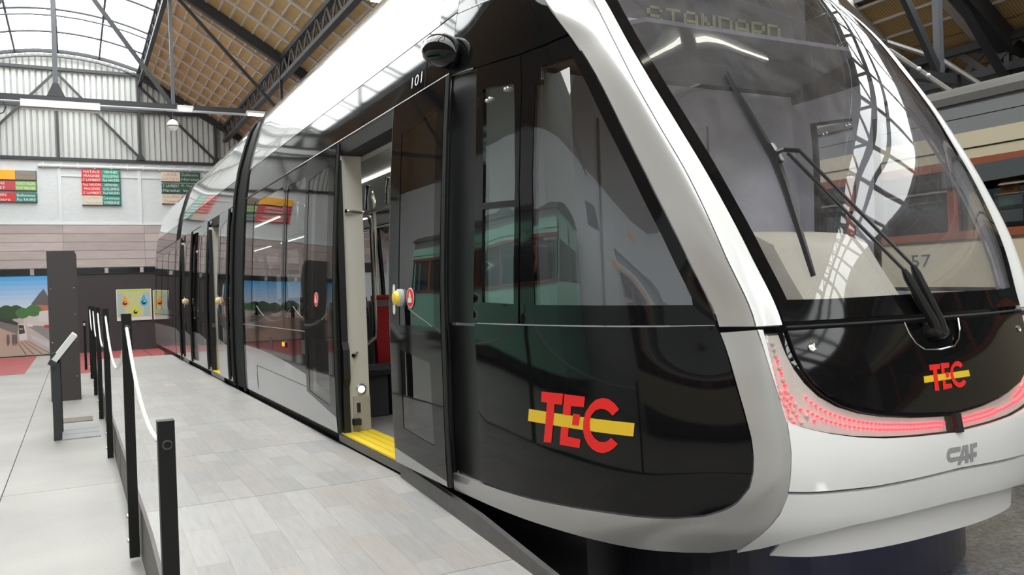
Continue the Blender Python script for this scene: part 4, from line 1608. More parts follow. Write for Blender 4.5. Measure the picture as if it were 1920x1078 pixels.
def tram_seat(x0, x1, yf, fabric, face=-1):
    """seat facing the tram front (towards -Y) with padded back"""
    xm = (x0 + x1) / 2
    b = MB()
    b.box(x0 + .005, x1 - .005, yf + .05, yf + .46, .35, .70)
    o = b.build('seat', M_SEATBASE, TRAM, bevel=.015)
    b = MB()
    b.prism([(0, 0), (-.02, .05), (.03, .085), (.45, .07), (.47, .0)], (x0, yf, .70), (0, 1, 0), (0, 0, 1), (x1 - x0, 0, 0))
    b.build('cushion', M_SEATG, o, bevel=.02, smooth=True)
    b = MB()
    b.prism([(.42, .72), (.40, .85), (.46, 1.10), (.52, 1.36), (.57, 1.38), (.57, 1.34), (.50, .72)], (x0 + .01, yf, 0), (0, 1, 0), (0, 0, 1), (x1 - x0 - .02, 0, 0))
    b.build('backrest', fabric, o, bevel=.022, smooth=True)
    b = MB()
    b.box(x0 + .0, x1, yf + .50, yf + .60, .55, 1.33)
    b.build('back_shell', mat('seat_shell_grey', (.30, .30, .31), .4), o, bevel=.02)
    return o


tram_seat(XC - 1.14, XC - .72, 6.68, M_SEATG)
tram_seat(XC - .70, XC - .26, 6.68, M_SEATR)
for y in (7.65, 8.6):
    tram_seat(XC - 1.12, XC - .68, y, M_SEATG)
    tram_seat(XC + .62, XC + 1.06, y, M_SEATG)
tram_seat(XC + .62, XC + 1.06, 5.2, M_SEATG)
tram_seat(XC + .62, XC + 1.06, 6.1, M_SEATR)
# thin pale lines woven into the fabric of the near seat
b = MB()
for (xa, za, xb, zb) in ((-1.13, .90, -.74, 1.22), (-1.13, 1.25, -.74, 1.02), (-1.08, 1.33, -.78, .88), (-1.13, 1.05, -.74, .95)):
    b.bar((XC + xa, 6.68 + .38 + .22 * (za - .72), za), (XC + xb, 6.68 + .38 + .22 * (zb - .72), zb), .003, .006, (0, 1, 0))
b.build('seat_pattern', mat('pattern_grey', (.22, .22, .26), .7), TRAM)

# driver's cab inside
plain('cab_bulkhead', lambda b: b.prism([(-prof(z) + .03, z) for z in (.36, 1.2, 2.0, 2.6)] + [(prof(z) - .03, z) for z in (2.6, 2.0, 1.2, .36)], (XC, 3.99, 0), (1, 0, 0), (0, 0, 1), (0, .05, 0)), M_GREYIN, TRAM)
plain('bulkhead_door', lambda b: b.box(XC - .35, XC + .45, 3.975, 3.99, .38, 2.35), mat('cab_door_grey', (.66, .65, .70), .45), TRAM, )
b = MB()
for x in (XC - .36, XC + .46):
    b.box(x - .005, x + .005, 3.97, 3.978, .38, 2.36)
b.build('bulkhead_door_frame', M_GREYROOF, TRAM)
plain('cab_ceiling_panel', lambda b: b.prism([(-.70, 3.05), (.70, 3.05), (.86, 3.30), (1.10, 3.9), (-1.10, 3.9), (-.86, 3.30)], (XC, 0, 2.60), (1, 0, 0), (0, 1, 0), (0, 0, .02)), mat('cab_ceiling_grey', (.17, .17, .19), .5), TRAM)
plain('cab_floor', lambda b: b.box(XC - .8, XC + .8, 2.55, 4.0, .36, .40), M_FLOORIN, TRAM)
# beige dashboard
b = MB()
prf = [(2.46, .80), (2.40, 1.25), (2.52, 1.42), (2.60, 1.545), (2.72, 1.60), (2.90, 1.62), (3.02, 1.60), (3.02, .80)]
b.prism(prf, (XC - .42, 0, 0), (0, 1, 0), (0, 0, 1), (.60, 0, 0))
b.build('dashboard', M_DASH, TRAM, bevel=.03, smooth=True)
b = MB()
b.prism([(2.40, .7), (2.34, 1.255), (2.62, 1.27), (3.0, 1.22), (3.0, .7)], (XC - .68, 0, 0), (0, 1, 0), (0, 0, 1), (1.36, 0, 0))
b.build('dashboard_shelf', M_BLKSATIN, TRAM, bevel=.02, smooth=True)
plain('sun_blind', lambda b: b.box(XC - 1.15, XC - 1.145, 3.02, 3.26, 1.30, 2.34), M_WHITEP, TRAM)
# destination sign: lamp-dot lettering in a dark housing behind the windshield
SY = 3.34
hs = plain('destination_sign', lambda b: b.box(XC - .66, XC + .66, SY + .012, SY + .16, 2.690, 2.98), mat('sign_dark', (.05, .05, .055), .5), TRAM)
plain('sign_edge', lambda b: b.box(XC - .66, XC + .66, SY - .10, SY + .0, 2.668, 2.682), mat('sign_edge_grey', (.45, .45, .48), .4), hs)
FONT = {'S': ['01110', '10001', '10000', '01110', '00001', '10001', '01110'], 'T': ['11111', '00100', '00100', '00100', '00100', '00100', '00100'],
        'A': ['01110', '10001', '10001', '11111', '10001', '10001', '10001'], 'N': ['10001', '11001', '11001', '10101', '10011', '10011', '10001'],
        'D': ['11110', '10001', '10001', '10001', '10001', '10001', '11110'], 'R': ['11110', '10001', '10001', '11110', '10100', '10010', '10001']}
b = MB()
word = 'STANDARD'
pitch = .0098
x = -(8 * 10 + 7 * 2) * pitch / 2
for ch in word:
    for r_, row in enumerate(FONT[ch]):
        for c_, bit in enumerate(row):
            if bit == '1':
                for dx in (0, 1):
                    for dz in (0, 1):
                        cx = XC + x + (c_ * 2 + dx) * pitch
                        cz = 2.703 + ((6 - r_) * 2 + dz) * .0074
                        b.prism([(-.003, -.0025), (.003, -.0025), (.003, .0025), (-.003, .0025)], (cx, SY + .004, cz), (1, 0, 0), (0, 0, 1), (0, .007, 0))
    x += 12 * pitch
o = b.build('sign_lettering', mat('sign_dots', (.30, .29, .13), .4, emis=(.75, .72, .32), estr=.05), hs)


# ------------------------------------------------------------------ boarding platform
PX0, PX1 = .296, 1.722
DZ = .28
PLAT = thing('boarding_platform', 'long low boarding platform with grey laminate boards and a ramp beside the tram', 'platform', (1.0, 10, 0))


def deck_z(y):
    return DZ if y >= 4.8 else max(DZ - (4.8 - y) * .073, .008)


plain('side_board', lambda b: b.box(PX0 - .018, PX0, 4.8, 18.3, 0, DZ + .012), M_FASCIA, PLAT)
plain('side_board', lambda b: b.box(PX1 - .02, PX1 - .002, 4.9, 18.3, 0, DZ - .008), M_CURB, PLAT)
plain('end_board', lambda b: b.box(PX0, PX1, 18.28, 18.3, 0, DZ - .005), M_FASCIA, PLAT)
plain('ramp_side_board', lambda b: b.prism([(4.8, 0), (4.8, DZ + .012), (4.3, DZ + .008), (1.0, .03), (1.0, 0)], (PX0 - .018, 0, 0), (0, 1, 0), (0, 0, 1), (.018, 0, 0)), M_FASCIA, PLAT)
plain('ramp_curb', lambda b: b.prism([(4.76, .10), (4.76, .366), (4.2, .330), (3.67, .294), (2.96, .203), (1.0, .05), (1.0, 0), (3.0, 0)], (PX1 - .012, 0, 0), (0, 1, 0), (0, 0, 1), (.03, 0, 0)), M_CURB, PLAT)
plain('edge_strip', lambda b: b.box(PX1 - .002, PX1 + .010, 4.78, 18.3, .16, DZ - .002), M_RUBBER, PLAT)
seams = [1.0, 3.32, 4.8] + [4.8 + 1.52 * k for k in range(1, 9)] + [18.3]
pw = (PX1 - PX0) / 10
planks_built = 0
for bi in range(len(seams) - 1):
    ya, yb = seams[bi], seams[bi + 1]
    za, zb = deck_z(ya), deck_z(yb)
    brd = plain('deck_board', lambda b: b.prism([(ya + .003, za - .03), (yb - .003, zb - .03), (yb - .003, zb - .006), (ya + .003, za - .006)], (PX0, 0, 0), (0, 1, 0), (0, 0, 1), (PX1 - PX0, 0, 0)), M_PLANK, PLAT)
    tail = MB()
    for r_ in range(10):
        x0 = PX0 + r_ * pw
        cuts = [ya + .002]
        y = ya - random.uniform(0, .7)
        while True:
            y += random.choice((.36, .48, .62))
            if y > yb - .12:
                break
            if y > ya + .12:
                cuts.append(y)
        cuts.append(yb - .002)
        for a, c_ in zip(cuts[:-1], cuts[1:]):
            z0, z1 = deck_z(a), deck_z(c_)
            poly = [(a + .0003, z0 - .006), (c_ - .0003, z1 - .006), (c_ - .0003, z1), (a + .0003, z0)]
            if planks_built < 290 and a < 16.0:
                pb = MB()
                pb.prism(poly, (x0 + .0003, 0, 0), (0, 1, 0), (0, 0, 1), (pw - .0006, 0, 0))
                pb.build('plank', random.choice((M_PLANK, M_PLANK, M_PLANKW, M_PLANKC)), brd)
                planks_built += 1
            else:
                tail.prism(poly, (x0 + .0003, 0, 0), (0, 1, 0), (0, 0, 1), (pw - .0006, 0, 0))
    if tail.v:
        o = tail.build('plank_field', M_PLANK, brd)
        o['kind'] = 'stuff'
for y in (7.2, 10.1, 13.0, 16.0):
    plain('side_board_joint', lambda b: b.box(PX0 - .0195, PX0 - .017, y - .004, y + .004, .005, DZ), M_RUBBER, PLAT)

# barrier posts and ropes
posts = [(2.84, .02, 1.02), (4.90, .03, 1.335), (8.30, .0, 1.345), (11.15, .0, 1.345), (14.05, .0, 1.345), (17.2, .0, 1.345)]
P_LAB = ['nearest black square barrier post, at the foot of the ramp', 'second black barrier post, bolted where the ramp begins',
         'third black barrier post along the platform edge', 'fourth black barrier post along the platform edge',
         'fifth black barrier post, seen in front of the dark partition', 'farthest tall black barrier post beside the platform']
XP = .242
for (y, z0, z1), l in zip(posts, P_LAB):
    t = thing('barrier_post', l, 'post', (XP, y, z0), 'barrier posts along the platform')
    plain('post', lambda b: b.box(XP - .025, XP + .025, y - .025, y + .025, z0, z1 - .004), M_POST, t)
    plain('cap', lambda b: b.box(XP - .0255, XP + .0255, y - .0255, y + .0255, z1 - .004, z1), M_POST, t)
    b = MB()
    for z in (.09, .22):
        b.lathe([(.012, 0), (.012, .006), (.006, .012)], (XP - .025, y, z0 + z), (-1, 0, 0), 10)
    b.build('bolt', M_CHROME, t)
    b = MB()
    b.lathe([(.016, -.004), (.016, .002), (.011, .003), (.010, -.003)], (XP + .001, y - .025, z1 - .075), (0, -1, 0), 16)
    b.build('rope_eye', mat('eye_dark', (.10, .10, .10), .25, metal=.9), t, smooth=True)
R_LAB = ['white twisted rope from the nearest post up to the second post', 'white rope sagging deep between second and third posts',
         'white rope sagging between third and fourth posts', 'white rope sagging between fourth and fifth posts', 'farthest white rope, between the last two posts']
for k in range(5):
    (ya, _, za), (yb, _, zb) = posts[k], posts[k + 1]
    a = Vector((XP, ya + .02, za - .075))
    c_ = Vector((XP, yb - .02, zb - .075))
    sag = (.16, .33, .33, .33, .33)[k]
    pts = []
    n = 36
    for i in range(n + 1):
        s_ = i / n
        p = a.lerp(c_, s_)
        p.z -= sag * 4 * s_ * (1 - s_)
        pts.append(p)
    o = MB()
    o.tube(pts, .0085, 8)
    rp = o.build('barrier_rope', M_ROPE, smooth=True)
    tag(rp, R_LAB[k], 'rope', 'barrier ropes')
    # twisted strand relief
    s2 = MB()
    st = []
    L_ = (c_ - a).length
    m_ = int(L_ / .012) if k < 2 else 0
    for i in range(m_ + 1):
        s_ = i / max(m_, 1)
        p = a.lerp(c_, s_)
        p.z -= sag * 4 * s_ * (1 - s_)
        th = i * 1.4
        st.append(p + Vector((.0075 * math.cos(th), 0, .0075 * math.sin(th))))
    if m_:
        s2.tube(st, .003, 4)
        s2.build('strand', M_ROPE, rp)
t = thing('barrier_post', 'short black post behind the row, left of the farthest barrier post', 'post', (.17, 19.6, 0), 'barrier posts along the platform')
plain('post', lambda b: b.box(.145, .195, 19.575, 19.625, 0, 1.03), M_POST, t)
plain('bolt', lambda b: b.lathe([(.03, 0), (.03, .02), (.015, .03)], (.17, 19.57, .95), (0, -1, 0), 10), M_CHROME, t)

# ------------------------------------------------------------------ display things on the left
t = thing('info_totem', 'tall dark brown box-shaped display pillar standing on the pale floor', 'pillar', (-.15, 13.8, 0))
plain('body', lambda b: b.prism([(-.336, 0), (.045, 0), (.045, 2.10), (.02, 2.165), (-.336, 2.165)], (0, 13.6, 0), (1, 0, 0), (0, 0, 1), (0, .75, 0)), M_TOTEM, t)
b = MB()
for x, z in ((-.30, 1.62), (0, 1.63), (-.30, .85), (0, .86), (0, .35), (.0, 1.25)):
    b.lathe([(.010, 0), (.010, .004), (.005, .007)], (x, 13.6, z), (0, -1, 0), 8)
b.build('screw', M_CHROME, t)

t = thing('reading_stand', 'slim dark stand with a tilted white reading panel', 'stand', (-.19, 9.75, 0))
plain('leg', lambda b: b.box(-.232, -.155, 9.70, 9.735, 0, .90), mat('stand_grey', (.030, .033, .036), .4), t)
plain('rear_leg', lambda b: b.box(-.17, -.15, 10.25, 10.28, 0, .86), mat('stand_grey'), t)
plain('panel', lambda b: b.bar((-.24, 10.0, .775), (-.01, 10.0, 1.075), .62, .055, (-.8, 0, .6)), M_WHITEP, t)
plain('tray', lambda b: b.bar((-.235, 10.0, .77), (-.20, 10.0, .815), .64, .075, (-.8, 0, .6)), mat('stand_grey'), t)
plain('panel_back', lambda b: b.bar((-.205, 10.0, .765), (.005, 10.0, 1.04), .60, .02, (-.8, 0, .6)), mat('stand_grey'), t)
M_BASEG = mat('base_grey', (.34, .34, .35), .4)
for k, y in enumerate((9.68, 10.02, 10.36)):
    o = plain('floor_plate', lambda b: b.box(-.16, .20, y, y + .32, 0, .012), M_BASEG)
    tag(o, ['flat grey floor plate nearest, beside the reading stand foot', 'flat grey floor plate in the middle of three', 'flat grey floor plate farthest of three'][k], 'floor plate', 'grey plates on the floor')
o = plain('floor_mat', lambda b: b.box(-.17, .15, 11.05, 11.45, 0, .010), mat('mat_brown', (.20, .16, .14), .7))
tag(o, 'small brown mat on the floor behind the grey plates', 'mat')

t = thing('partition', 'dark brown free-standing partition wall at the end of the hall', 'partition', (2.6, 26.35, 0))
for x0, x1 in ((-.58, 2.10), (2.11, 5.6)):
    plain('panel', lambda b: b.box(x0, x1, 26.3, 26.4, 0, 2.205), M_PARTITION, t)
plain('top_rail', lambda b: b.box(-.6, 5.6, 26.28, 26.42, 2.205, 2.24), mat('rail_black', (.01, .01, .01), .4), t)


def info_board(x0, x1, z0, z1, label):
    t = thing('info_board', label, 'poster', ((x0 + x1) / 2, 26.27, z0), 'framed boards on the dark partition')
    plain('backing', lambda b: b.box(x0, x1, 26.255, 26.298, z0, z1), M_WHITEP, t)
    y = 26.252
    plain('print_field', lambda b: b.box(x0 + .02, x1 - .03, y, y + .004, z0 + .10, z1 - .02), mat('board_green', (.55, .60, .30), .5), t)
    for xa, xb in ((x0 + .04, x0 + .20), (x1 - .22, x1 - .05)):
        plain('print_side', lambda b: b.box(xa, xb, y - .001, y + .004, z0 + .11, z1 - .10), mat('board_bluegrey', (.38, .52, .52), .5), t)
    plain('print_bar', lambda b: b.box(x0 + .02, x1 - .03, y - .001, y + .004, z1 - .07, z1 - .02), mat('board_lime', (.50, .62, .08), .5), t)
    return t, y


t, y = info_board(1.06, 1.985, .852, 1.755, 'pale green info board with three round coloured drops on the partition')
for cx, cz, col_ in ((.22, .50, (.85, .36, .03)), (.72, .51, (.05, .42, .75)), (.49, .24, (.62, .70, .03))):
    nm = 'drop_%d' % int(cx * 100)
    x, z = 1.06 + cx, .852 + cz
    pts = [(.10 * math.cos(a), .10 * math.sin(a)) for a in [math.radians(-220 + 260 * k / 16) for k in range(17)]]
    plain('print_drop', lambda b: b.prism(pts + [(.012, .22), (-.012, .22)], (x, y - .003, z), (1, 0, 0), (0, 0, 1), (0, .002, 0)), mat(nm, col_, .5), t)
    plain('print_core', lambda b: b.lathe([(.055, 0), (.055, .001)], (x, y - .003, z), (0, -1, 0), 16), M_RUBBER, t)
    plain('print_mark', lambda b: b.prism([(-.02, .0), (.04, .015), (.03, .045), (-.01, .03)], (x, y - .0055, z), (1, 0, 0), (0, 0, 1), (0, .001, 0)), M_WHITEP, t)
info_board(2.03, 2.96, .852, 1.70, 'second pale green board, half hidden by the tram tail')

# big picture: a street with a tram, trees and a house
t = thing('picture_wall', 'large colour picture of a street with tram, trees and red house', 'picture', (-2.2, 26.25, 0))
X0_, X1_, Z0_, Z1_ = -4.2, -.625, .0, 2.215
plain('panel', lambda b: b.box(X0_, X1_, 26.2, 26.3, Z0_, Z1_), M_PARTITION, t)


import itertools
PK = itertools.count()


def pic(name, pts, col_, k):
    plain(name, lambda b: b.prism([(x, z) for x, z in pts], (0, 26.199 - .0015 * k - next(PK) * .00005, 0), (1, 0, 0), (0, 0, 1), (0, .001, 0)), mat('print_' + '%02d%02d%02d' % tuple(int(c * 99) for c in col_), col_, .4), t)


def R_(x0, x1, z0, z1):
    return [(x0, z0), (x1, z0), (x1, z1), (x0, z1)]


for k in range(8):
    f = k / 7
    pic('print_sky', R_(X0_ + .01, X1_ - .01, 1.16 + (7 - k) * .13, 1.16 + (8 - k) * .13), (.10 + .55 * f, .42 + .32 * f, .80 + .04 * f), 1)
pic('print_ground', R_(X0_ + .01, X1_ - .01, .03, 1.16), (.52, .46, .42), 1)
pic('print_street', [(-1.20, .86), (-.64, .80), (-.64, .40), (-1.05, .75)], (.27, .27, .28), 2)
pic('print_far_wall', [(-1.25, .86), (-.64, .80), (-.64, 1.12), (-1.25, 1.14)], (.62, .58, .54), 2)
pic('print_track', [(-4.1, 1.0), (-1.65, .78), (-1.08, .40), (-.66, .04), (-1.30, .04), (-2.4, .04), (-4.1, .5)], (.50, .38, .31), 2)
for dx in (0, .14, .30, .46):
    pic('print_rail', [(-1.42 + dx * .55, .42), (-1.405 + dx * .55, .42), (-1.20 + dx * 1.25, .05), (-1.225 + dx * 1.25, .05)], (.12, .10, .09), 3)
pic('print_kerb', [(-1.12, .62), (-.64, .34), (-.64, .18), (-1.05, .46)], (.55, .54, .58), 3)
for cx, cz, r in ((-1.64, 1.20, .25), (-1.42, 1.23, .21), (-1.26, 1.19, .17), (-1.0, 1.25, .19), (-2.0, 1.15, .24), (-2.5, 1.2, .28)):
    pts = [(cx + r * (1 + .05 * math.sin(5 * a)) * math.cos(a), cz + r * .85 * (1 + .05 * math.cos(4 * a)) * math.sin(a)) for a in [2 * math.pi * i / 18 for i in range(18)]]
    pic('print_tree', pts, (.04, .085, .04) if cx < -1.3 else (.07, .19, .06), 3)
pic('print_house_wall', R_(-1.0, -.635, 1.16, 1.44), (.50, .17, .11), 2)
pic('print_house_roof', [(-1.06, 1.42), (-.635, 1.38), (-.635, 1.60), (-.74, 1.84), (-.86, 1.70)], (.13, .12, .13), 4)
pic('print_white_wall', [(-.90, .96), (-.635, .90), (-.635, 1.24), (-.86, 1.22)], (.66, .64, .64), 4)
pic('print_tram_side', [(-1.90, 1.06), (-1.36, .90), (-1.40, .62), (-1.90, .86)], (.20, .19, .18), 4)
pic('print_tram_roof', [(-1.95, 1.10), (-1.52, 1.02), (-1.32, .90), (-1.40, .86), (-1.95, 1.04)], (.05, .05, .055), 5)
pic('print_tram_front', [(-1.38, .91), (-1.28, .90), (-1.20, .84), (-1.17, .46), (-1.36, .44)], (.66, .65, .66), 5)
pic('print_tram_window', [(-1.37, .88), (-1.25, .86), (-1.22, .64), (-1.36, .62)], (.05, .05, .06), 6)
pic('print_sign', [(-1.35, .78), (-1.27, .77), (-1.27, .74), (-1.35, .75)], (.55, .60, .05), 7)
pic('print_car', [(-1.16, .90), (-1.02, .87), (-1.04, .80), (-1.18, .83)], (.70, .70, .70), 5)
pic('print_red_van', R_(-.76, -.64, .76, .84), (.55, .06, .05), 5)
for cx in (-1.50, -1.44, -1.62):
    pic('print_walker', [(cx - .03, .62), (cx + .03, .62), (cx + .035, .40), (cx - .01, .30), (cx - .04, .42)], (.16, .12, .12), 6)
plain('frame', lambda b: [b.box(X0_, X1_, 26.185, 26.2, Z1_ - .012, Z1_), b.box(X1_ - .012, X1_, 26.185, 26.2, 0, Z1_), b.box(X0_, X1_, 26.185, 26.2, .0, .025)], M_RUBBER, t)

# old route boards on the brick wall
def route_board(x0, xm, x1, z0, z1, cl, cr, tl, tr_, label, tcol=(.85, .83, .78), tcl=None):
    t = thing('route_board', label, 'sign', ((x0 + x1) / 2, 27.96, z0), 'old route boards on the brick wall')
    y0, y1 = 27.93, 27.995
    plain('left_half', lambda b: b.box(x0, xm, y0, y1, z0, z1), mat('board_%02d%02d%02d' % tuple(int(c * 99) for c in cl), cl, .45), t)
    plain('right_half', lambda b: b.box(xm, x1, y0, y1, z0, z1), mat('board_%02d%02d%02d' % tuple(int(c * 99) for c in cr), cr, .45), t)
    plain('frame', lambda b: [b.box(x0 - .012, x1 + .012, y0 - .006, y1, z0 - .012, z0), b.box(x1, x1 + .014, y0 - .006, y1, z0, z1)], M_RUBBER, t)
    for (a, c_, lines, tcol_) in ((x0, xm, tl, tcl or tcol), (xm, x1, tr_, tcol)):
        n = len(lines)
        for k, s_ in enumerate(lines):
            if not s_:
                continue
            hh = (z1 - z0) / n
            zc = z1 - (k + .5) * hh
            w = min((c_ - a) * .88, hh * .50 * len(s_))
            text_on(s_, ((a + c_) / 2, y0 - .003, zc), (1, 0, 0), (0, 0, 1), w, hh * .60, 'lettering', mat('lettering_%02d%02d%02d' % tuple(int(c * 99) for c in tcol_), tcol_, .5), t)


CR, CG, CT_, CO, CGY, CLG, CRM, CDG = (.58, .035, .04), (.015, .28, .19), (.02, .22, .18), (.90, .42, .02), (.16, .21, .20), (.22, .42, .08), (.68, .60, .48), (.02, .08, .05)
route_board(-2.6, -1.41, -.88, 5.065, 5.335, CO, CGY, ['', ''], ['COMMERCE', 'PLACE COUR'], 'orange and grey route board, top of the left stack', tcol=(.62, .20, .08))
route_board(-2.6, -1.41, -.88, 4.755, 5.02, (.52, .06, .08), CLG, ['GUILLEMINS', 'COMMUNES F'], ['FOREST NAUDIN', 'PONT FRAGNEE'], 'red and light green route board, middle of the left stack')
route_board(-2.6, -1.41, -.88, 4.42, 4.68, CR, CT_, ['Paul NAUDIN', 'Tilleur Thiers'], ['Bothonneux', 'Pas FAVRE'], 'red and teal route board, bottom of the left stack')
route_board(.31, .85, 1.345, 5.05, 5.42, CR, CG, ['NATALIS', 'FRAGNEE', "S' LAMBERT"], ['VENNES', 'GUILLEMINS', 'Paul NAUDIN'], 'red and green three-line route board, top of the middle stack')
route_board(.31, .85, 1.345, 4.66, 5.03, (.62, .03, .035), CT_, ['Paul NAUDIN', 'FRAGNEE', "S' LAMBERT"], ['VENNES', 'GUILLEMINS', 'Paul NAUDIN'], 'red and teal three-line route board, centre of the middle stack')
route_board(.31, .85, 1.345, 4.36, 4.64, CRM, CT_, ["S' LAMBERT", 'Marechal'], ['Coronmeuse', 'VARENNE'], 'cream and teal route board, bottom of the middle stack', tcl=(.50, .42, .33))
route_board(2.53, 3.07, 3.65, 5.13, 5.42, CRM, CDG, ['LIEGE', 'NATALIS'], ['Guillemins', 'Herstal'], 'cream and dark green route board, top of the right stack', tcol=(.45, .50, .42), tcl=(.55, .20, .12))
route_board(2.53, 3.07, 3.65, 4.77, 5.06, CDG, (.022, .082, .05), ["S' LAMBERT", 'Marechal'], ['Pl. Vivegnis', 'Vottem'], 'dark green route board, middle of the right stack', tcol=(.62, .62, .56))
route_board(2.53, 3.07, 3.65, 4.43, 4.72, CRM, (.60, .53, .42), ['GUILLEMINS', 'Theatre'], ['Fontaine', 'Herstal'], 'cream route board with red letters, bottom of the right stack', tcol=(.55, .20, .12), tcl=(.55, .20, .12))


# ------------------------------------------------------------------ old trams
def old_tram(name, label, x0, x1, ya, yb, paint, face, number=None, panelcol=None, bow=False, zs=(.55, 1.75, 2.37, 2.60, 2.86)):
    """wooden-bodied tram between x0 and x1, its windowed side towards x = x0 (face = -1) or x1 (face = 1)"""
    t = thing(name, label, 'old tram', ((x0 + x1) / 2, (ya + yb) / 2, 0))
    z_b, z_s, z_t, z_l, z_r = zs
    plain('body', lambda b: b.box(x0, x1, ya, yb, z_b, z_s - .06), paint, t)
    plain('underframe', lambda b: b.box(x0 + .25, x1 - .25, ya + .3, yb - .3, .18, z_b), M_DARK, t)
    plain('floor_pan', lambda b: b.box(x0 + .02, x1 - .02, ya + .02, yb - .02, z_s - .06, z_s - .05), M_FLOORIN, t)
    for x in (x0, x1):
        s_ = -1 if x == x0 else 1
        plain('window_sill', lambda b: b.box(min(x, x + s_ * .03), max(x, x + s_ * .03), ya, yb, z_s - .07, z_s), M_REDWOOD, t)
        plain('head_rail', lambda b: b.box(min(x - s_ * .05, x + s_ * .02), max(x - s_ * .05, x + s_ * .02), ya, yb, z_t - .075, z_t), M_REDWOOD, t)
        plain('letter_board', lambda b: b.box(min(x - s_ * .05, x + s_ * .012), max(x - s_ * .05, x + s_ * .012), ya, yb, z_t, z_t + .085), paint, t)
        plain('letter_board', lambda b: b.box(min(x - s_ * .05, x + s_ * .030), max(x - s_ * .05, x + s_ * .030), ya, yb, z_t + .095, z_l), paint, t)
        n = max(2, int(round((yb - ya) / 1.05)))
        for k in range(n + 1):
            y = ya + (yb - ya) * k / n
            y = min(max(y, ya + .05), yb - .05)
            plain('window_pillar', lambda b: b.box(min(x, x - s_ * .06), max(x, x - s_ * .06), y - .05, y + .05, z_s - .05, z_t), paint if k in (0, n) else M_REDWOOD, t)
        for k in range(n):
            a, c_ = ya + (yb - ya) * k / n + .05, ya + (yb - ya) * (k + 1) / n - .05
            plain('window_pane', lambda b: b.add([(x - s_ * .03, a, z_s), (x - s_ * .03, c_, z_s), (x - s_ * .03, c_, z_t - .07), (x - s_ * .03, a, z_t - .07)], [(0, 1, 2, 3)]), M_DARKWIN, t)
        # roof side in two boards
        zm = (z_l + z_r) / 2
        for za, zb in ((z_l, zm - .004), (zm + .004, z_r)):
            plain('roof_side_board', lambda b: b.box(min(x - s_ * .03, x + s_ * .02), max(x - s_ * .03, x + s_ * .02), ya, yb, za, zb), M_GREYROOF, t)
    for y in (ya, yb):
        s_ = -1 if y == ya else 1
        plain('end_window', lambda b: b.box(x0 + .2, x1 - .2, min(y, y - s_ * .02), max(y, y - s_ * .02), z_s, z_t - .1), M_DARKWIN, t)
        for x in (x0 + .06, (x0 + x1) / 2, x1 - .06):
            plain('end_pillar', lambda b: b.box(x - .06, x + .06, min(y, y - s_ * .08), max(y, y - s_ * .08), z_s - .06, z_l), paint, t)
        plain('end_head', lambda b: b.box(x0, x1, min(y, y - s_ * .05), max(y, y - s_ * .05), z_t - .1, z_r), paint, t)
    hw = (x1 - x0) / 2 + .05
    pts = [(-hw, 0)] + [(-hw * math.cos(a), .30 * math.sin(a)) for a in [math.pi * k / 12 for k in range(1, 12)]] + [(hw, 0)]
    plain('roof', lambda b: b.prism(pts, ((x0 + x1) / 2, ya - .1, z_r), (1, 0, 0), (0, 0, 1), (0, yb - ya + .2, 0)), mat('old_roof_dark', (.06, .055, .05), .7), t)
    for y in (ya + 1.6, yb - 1.6):
        for x in (x0 + .2, x1 - .3):
            b = MB()
            b.lathe([(.38, 0), (.38, .05), (.33, .06), (.33, .1), (.1, .12)], (x, y, .38), (1, 0, 0), 20)
            b.build('wheel', M_DARK, t, smooth=True)
    if number:
        ny, nz = number[1], number[2]
        if face < 0:
            text_on(number[0], (x0 - .003, ny, nz), (0, -1, 0), (0, 0, 1), .20, .115, 'fleet_number', mat('number_dark', (.05, .08, .10), .5), t)
    return t


ot = old_tram('old_tram', 'old cream wooden tram with red-brown window frames and grey roof, number 57', 6.9, 9.0, -3.0, 9.0, M_CREAM, -1, ('57', 4.965, 1.505))
# things behind its glass: orange notice and white cards
o = plain('notice', lambda b: b.box(6.955, 6.965, 4.085, 4.235, 2.03, 2.18), mat('notice_orange', (.80, .34, .03), .5))
o.parent = ot
o.location = -woff(ot)
for z0, z1 in ((1.94, 2.02), (1.80, 1.90)):
    o = plain('window_card', lambda b: b.box(6.955, 6.963, 4.06, 4.26, z0, z1), M_WHITEP, ot)
o = plain('notice_mark', lambda b: b.lathe([(.045, 0), (.045, .002), (.02, .003)], (6.954, 4.16, 2.10), (-1, 0, 0), 14), mat('notice_brown', (.45, .12, .02), .5), ot)
b = MB()
b.tube([(6.885, 2.5, 2.42), (6.885, 4.6, 2.17)], .008, 5)
b.build('cord', M_STEEL, ot)
plain('awning', lambda b: b.prism([(2.0, 2.36), (4.7, 2.30), (4.7, 2.14), (2.0, 2.24)], (6.86, 0, 0), (0, 1, 0), (0, 0, 1), (.015, 0, 0)), mat('awning_grey', (.06, .07, .075), .6), ot)
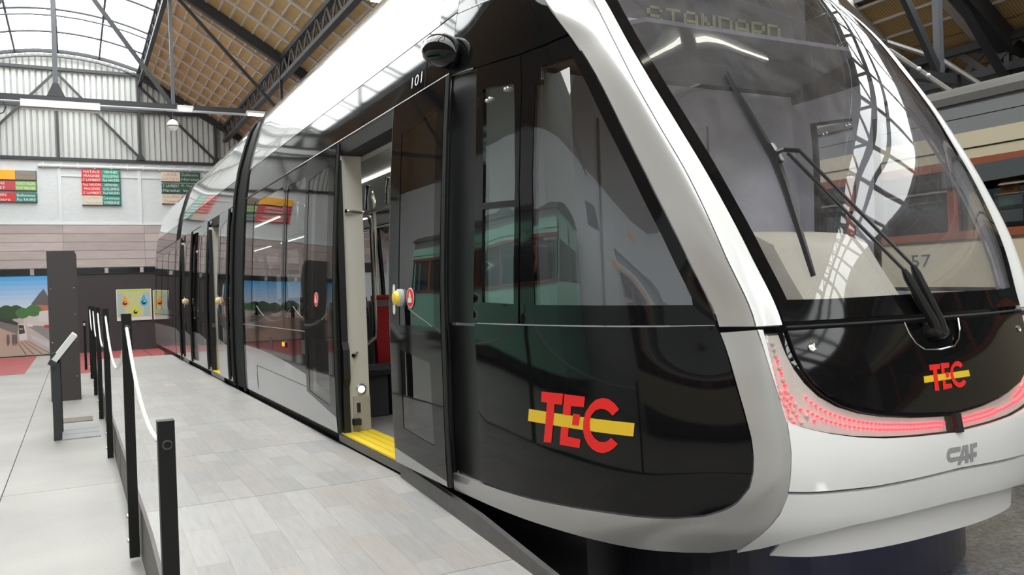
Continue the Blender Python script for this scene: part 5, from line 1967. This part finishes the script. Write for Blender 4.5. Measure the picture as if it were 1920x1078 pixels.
# current collector bow lying on its roof
bw = MB()
bw.tube([(7.5, 6.3, 4.05), (7.5, 5.65, 3.68), (7.5, 5.0, 3.11), (7.5, 4.94, 3.07), (7.5, 4.42, 3.06), (7.5, 4.2, 3.05)], .028, 7)
bw.tube([(8.3, 6.3, 4.05), (8.3, 5.65, 3.68), (8.3, 5.0, 3.11), (8.3, 4.94, 3.07), (8.3, 4.42, 3.06), (8.3, 4.2, 3.05)], .028, 7)
bw.tube([(7.5, 6.3, 4.05), (8.3, 6.3, 4.05)], .025, 7)
cb = bw.build('current_collector', mat('collector_grey', (.20, .19, .18), .4, metal=.6), ot, smooth=True)
plain('collector_base', lambda b: [b.box(7.4, 8.4, 4.2, 4.95, 3.0, 3.05), b.box(7.44, 7.56, 4.15, 5.0, 2.98, 3.10)], M_DARK, ot)
for y, z in ((5.32, 3.40), (5.22, 3.31)):
    b = MB()
    b.lathe([(.012, 0), (.024, .02), (.012, .04)], (7.47, y, z), (0, 0, 1), 10)
    b.build('insulator', M_WHITEP, ot, smooth=True)

old_tram('old_tram', 'green old tram at the left, seen only mirrored in the door glass', -6.3, -4.1, 7.6, 19.5, M_GREEN, 1, zs=(.45, 1.75, 2.75, 3.05, 3.25))
old_tram('old_tram', 'cream old tram behind the viewer, mirrored in the cab side window', -6.3, -4.1, -9.0, 3.2, M_CREAM, 1)
# yellow notice boards on the left wall, seen in the cab window reflection
for k, (y, z) in enumerate(((.3, 5.1), (3.85, 2.85))):
    o = plain('wall_notice', lambda b: b.prism([(-.35, -.16), (.35, -.16), (.40, -.08), (.40, .10), (.2, .18), (-.2, .18), (-.40, .10), (-.40, -.08)], (X_LEFT, y, z), (0, 1, 0), (0, 0, 1), (.03, 0, 0)), mat('notice_yellow', (.75, .42, .04), .5))
    tag(o, ['upper yellow notice board on the left wall, mirrored in the cab window', 'lower yellow notice board on the left wall, mirrored in the cab window'][k], 'sign', 'yellow wall notices')
o = plain('wall_plaque', lambda b: b.prism([(-.55, -.38), (.55, -.38), (.55, .38), (-.55, .38)], (X_LEFT, 5.75, 4.05), (0, 1, 0), (0, 0, 1), (.05, 0, 0)), mat('plaque_dark', (.03, .03, .035), .4, noise=(40, .5)))
tag(o, 'dark engraved plaque on the left wall, mirrored in the cab window', 'plaque')
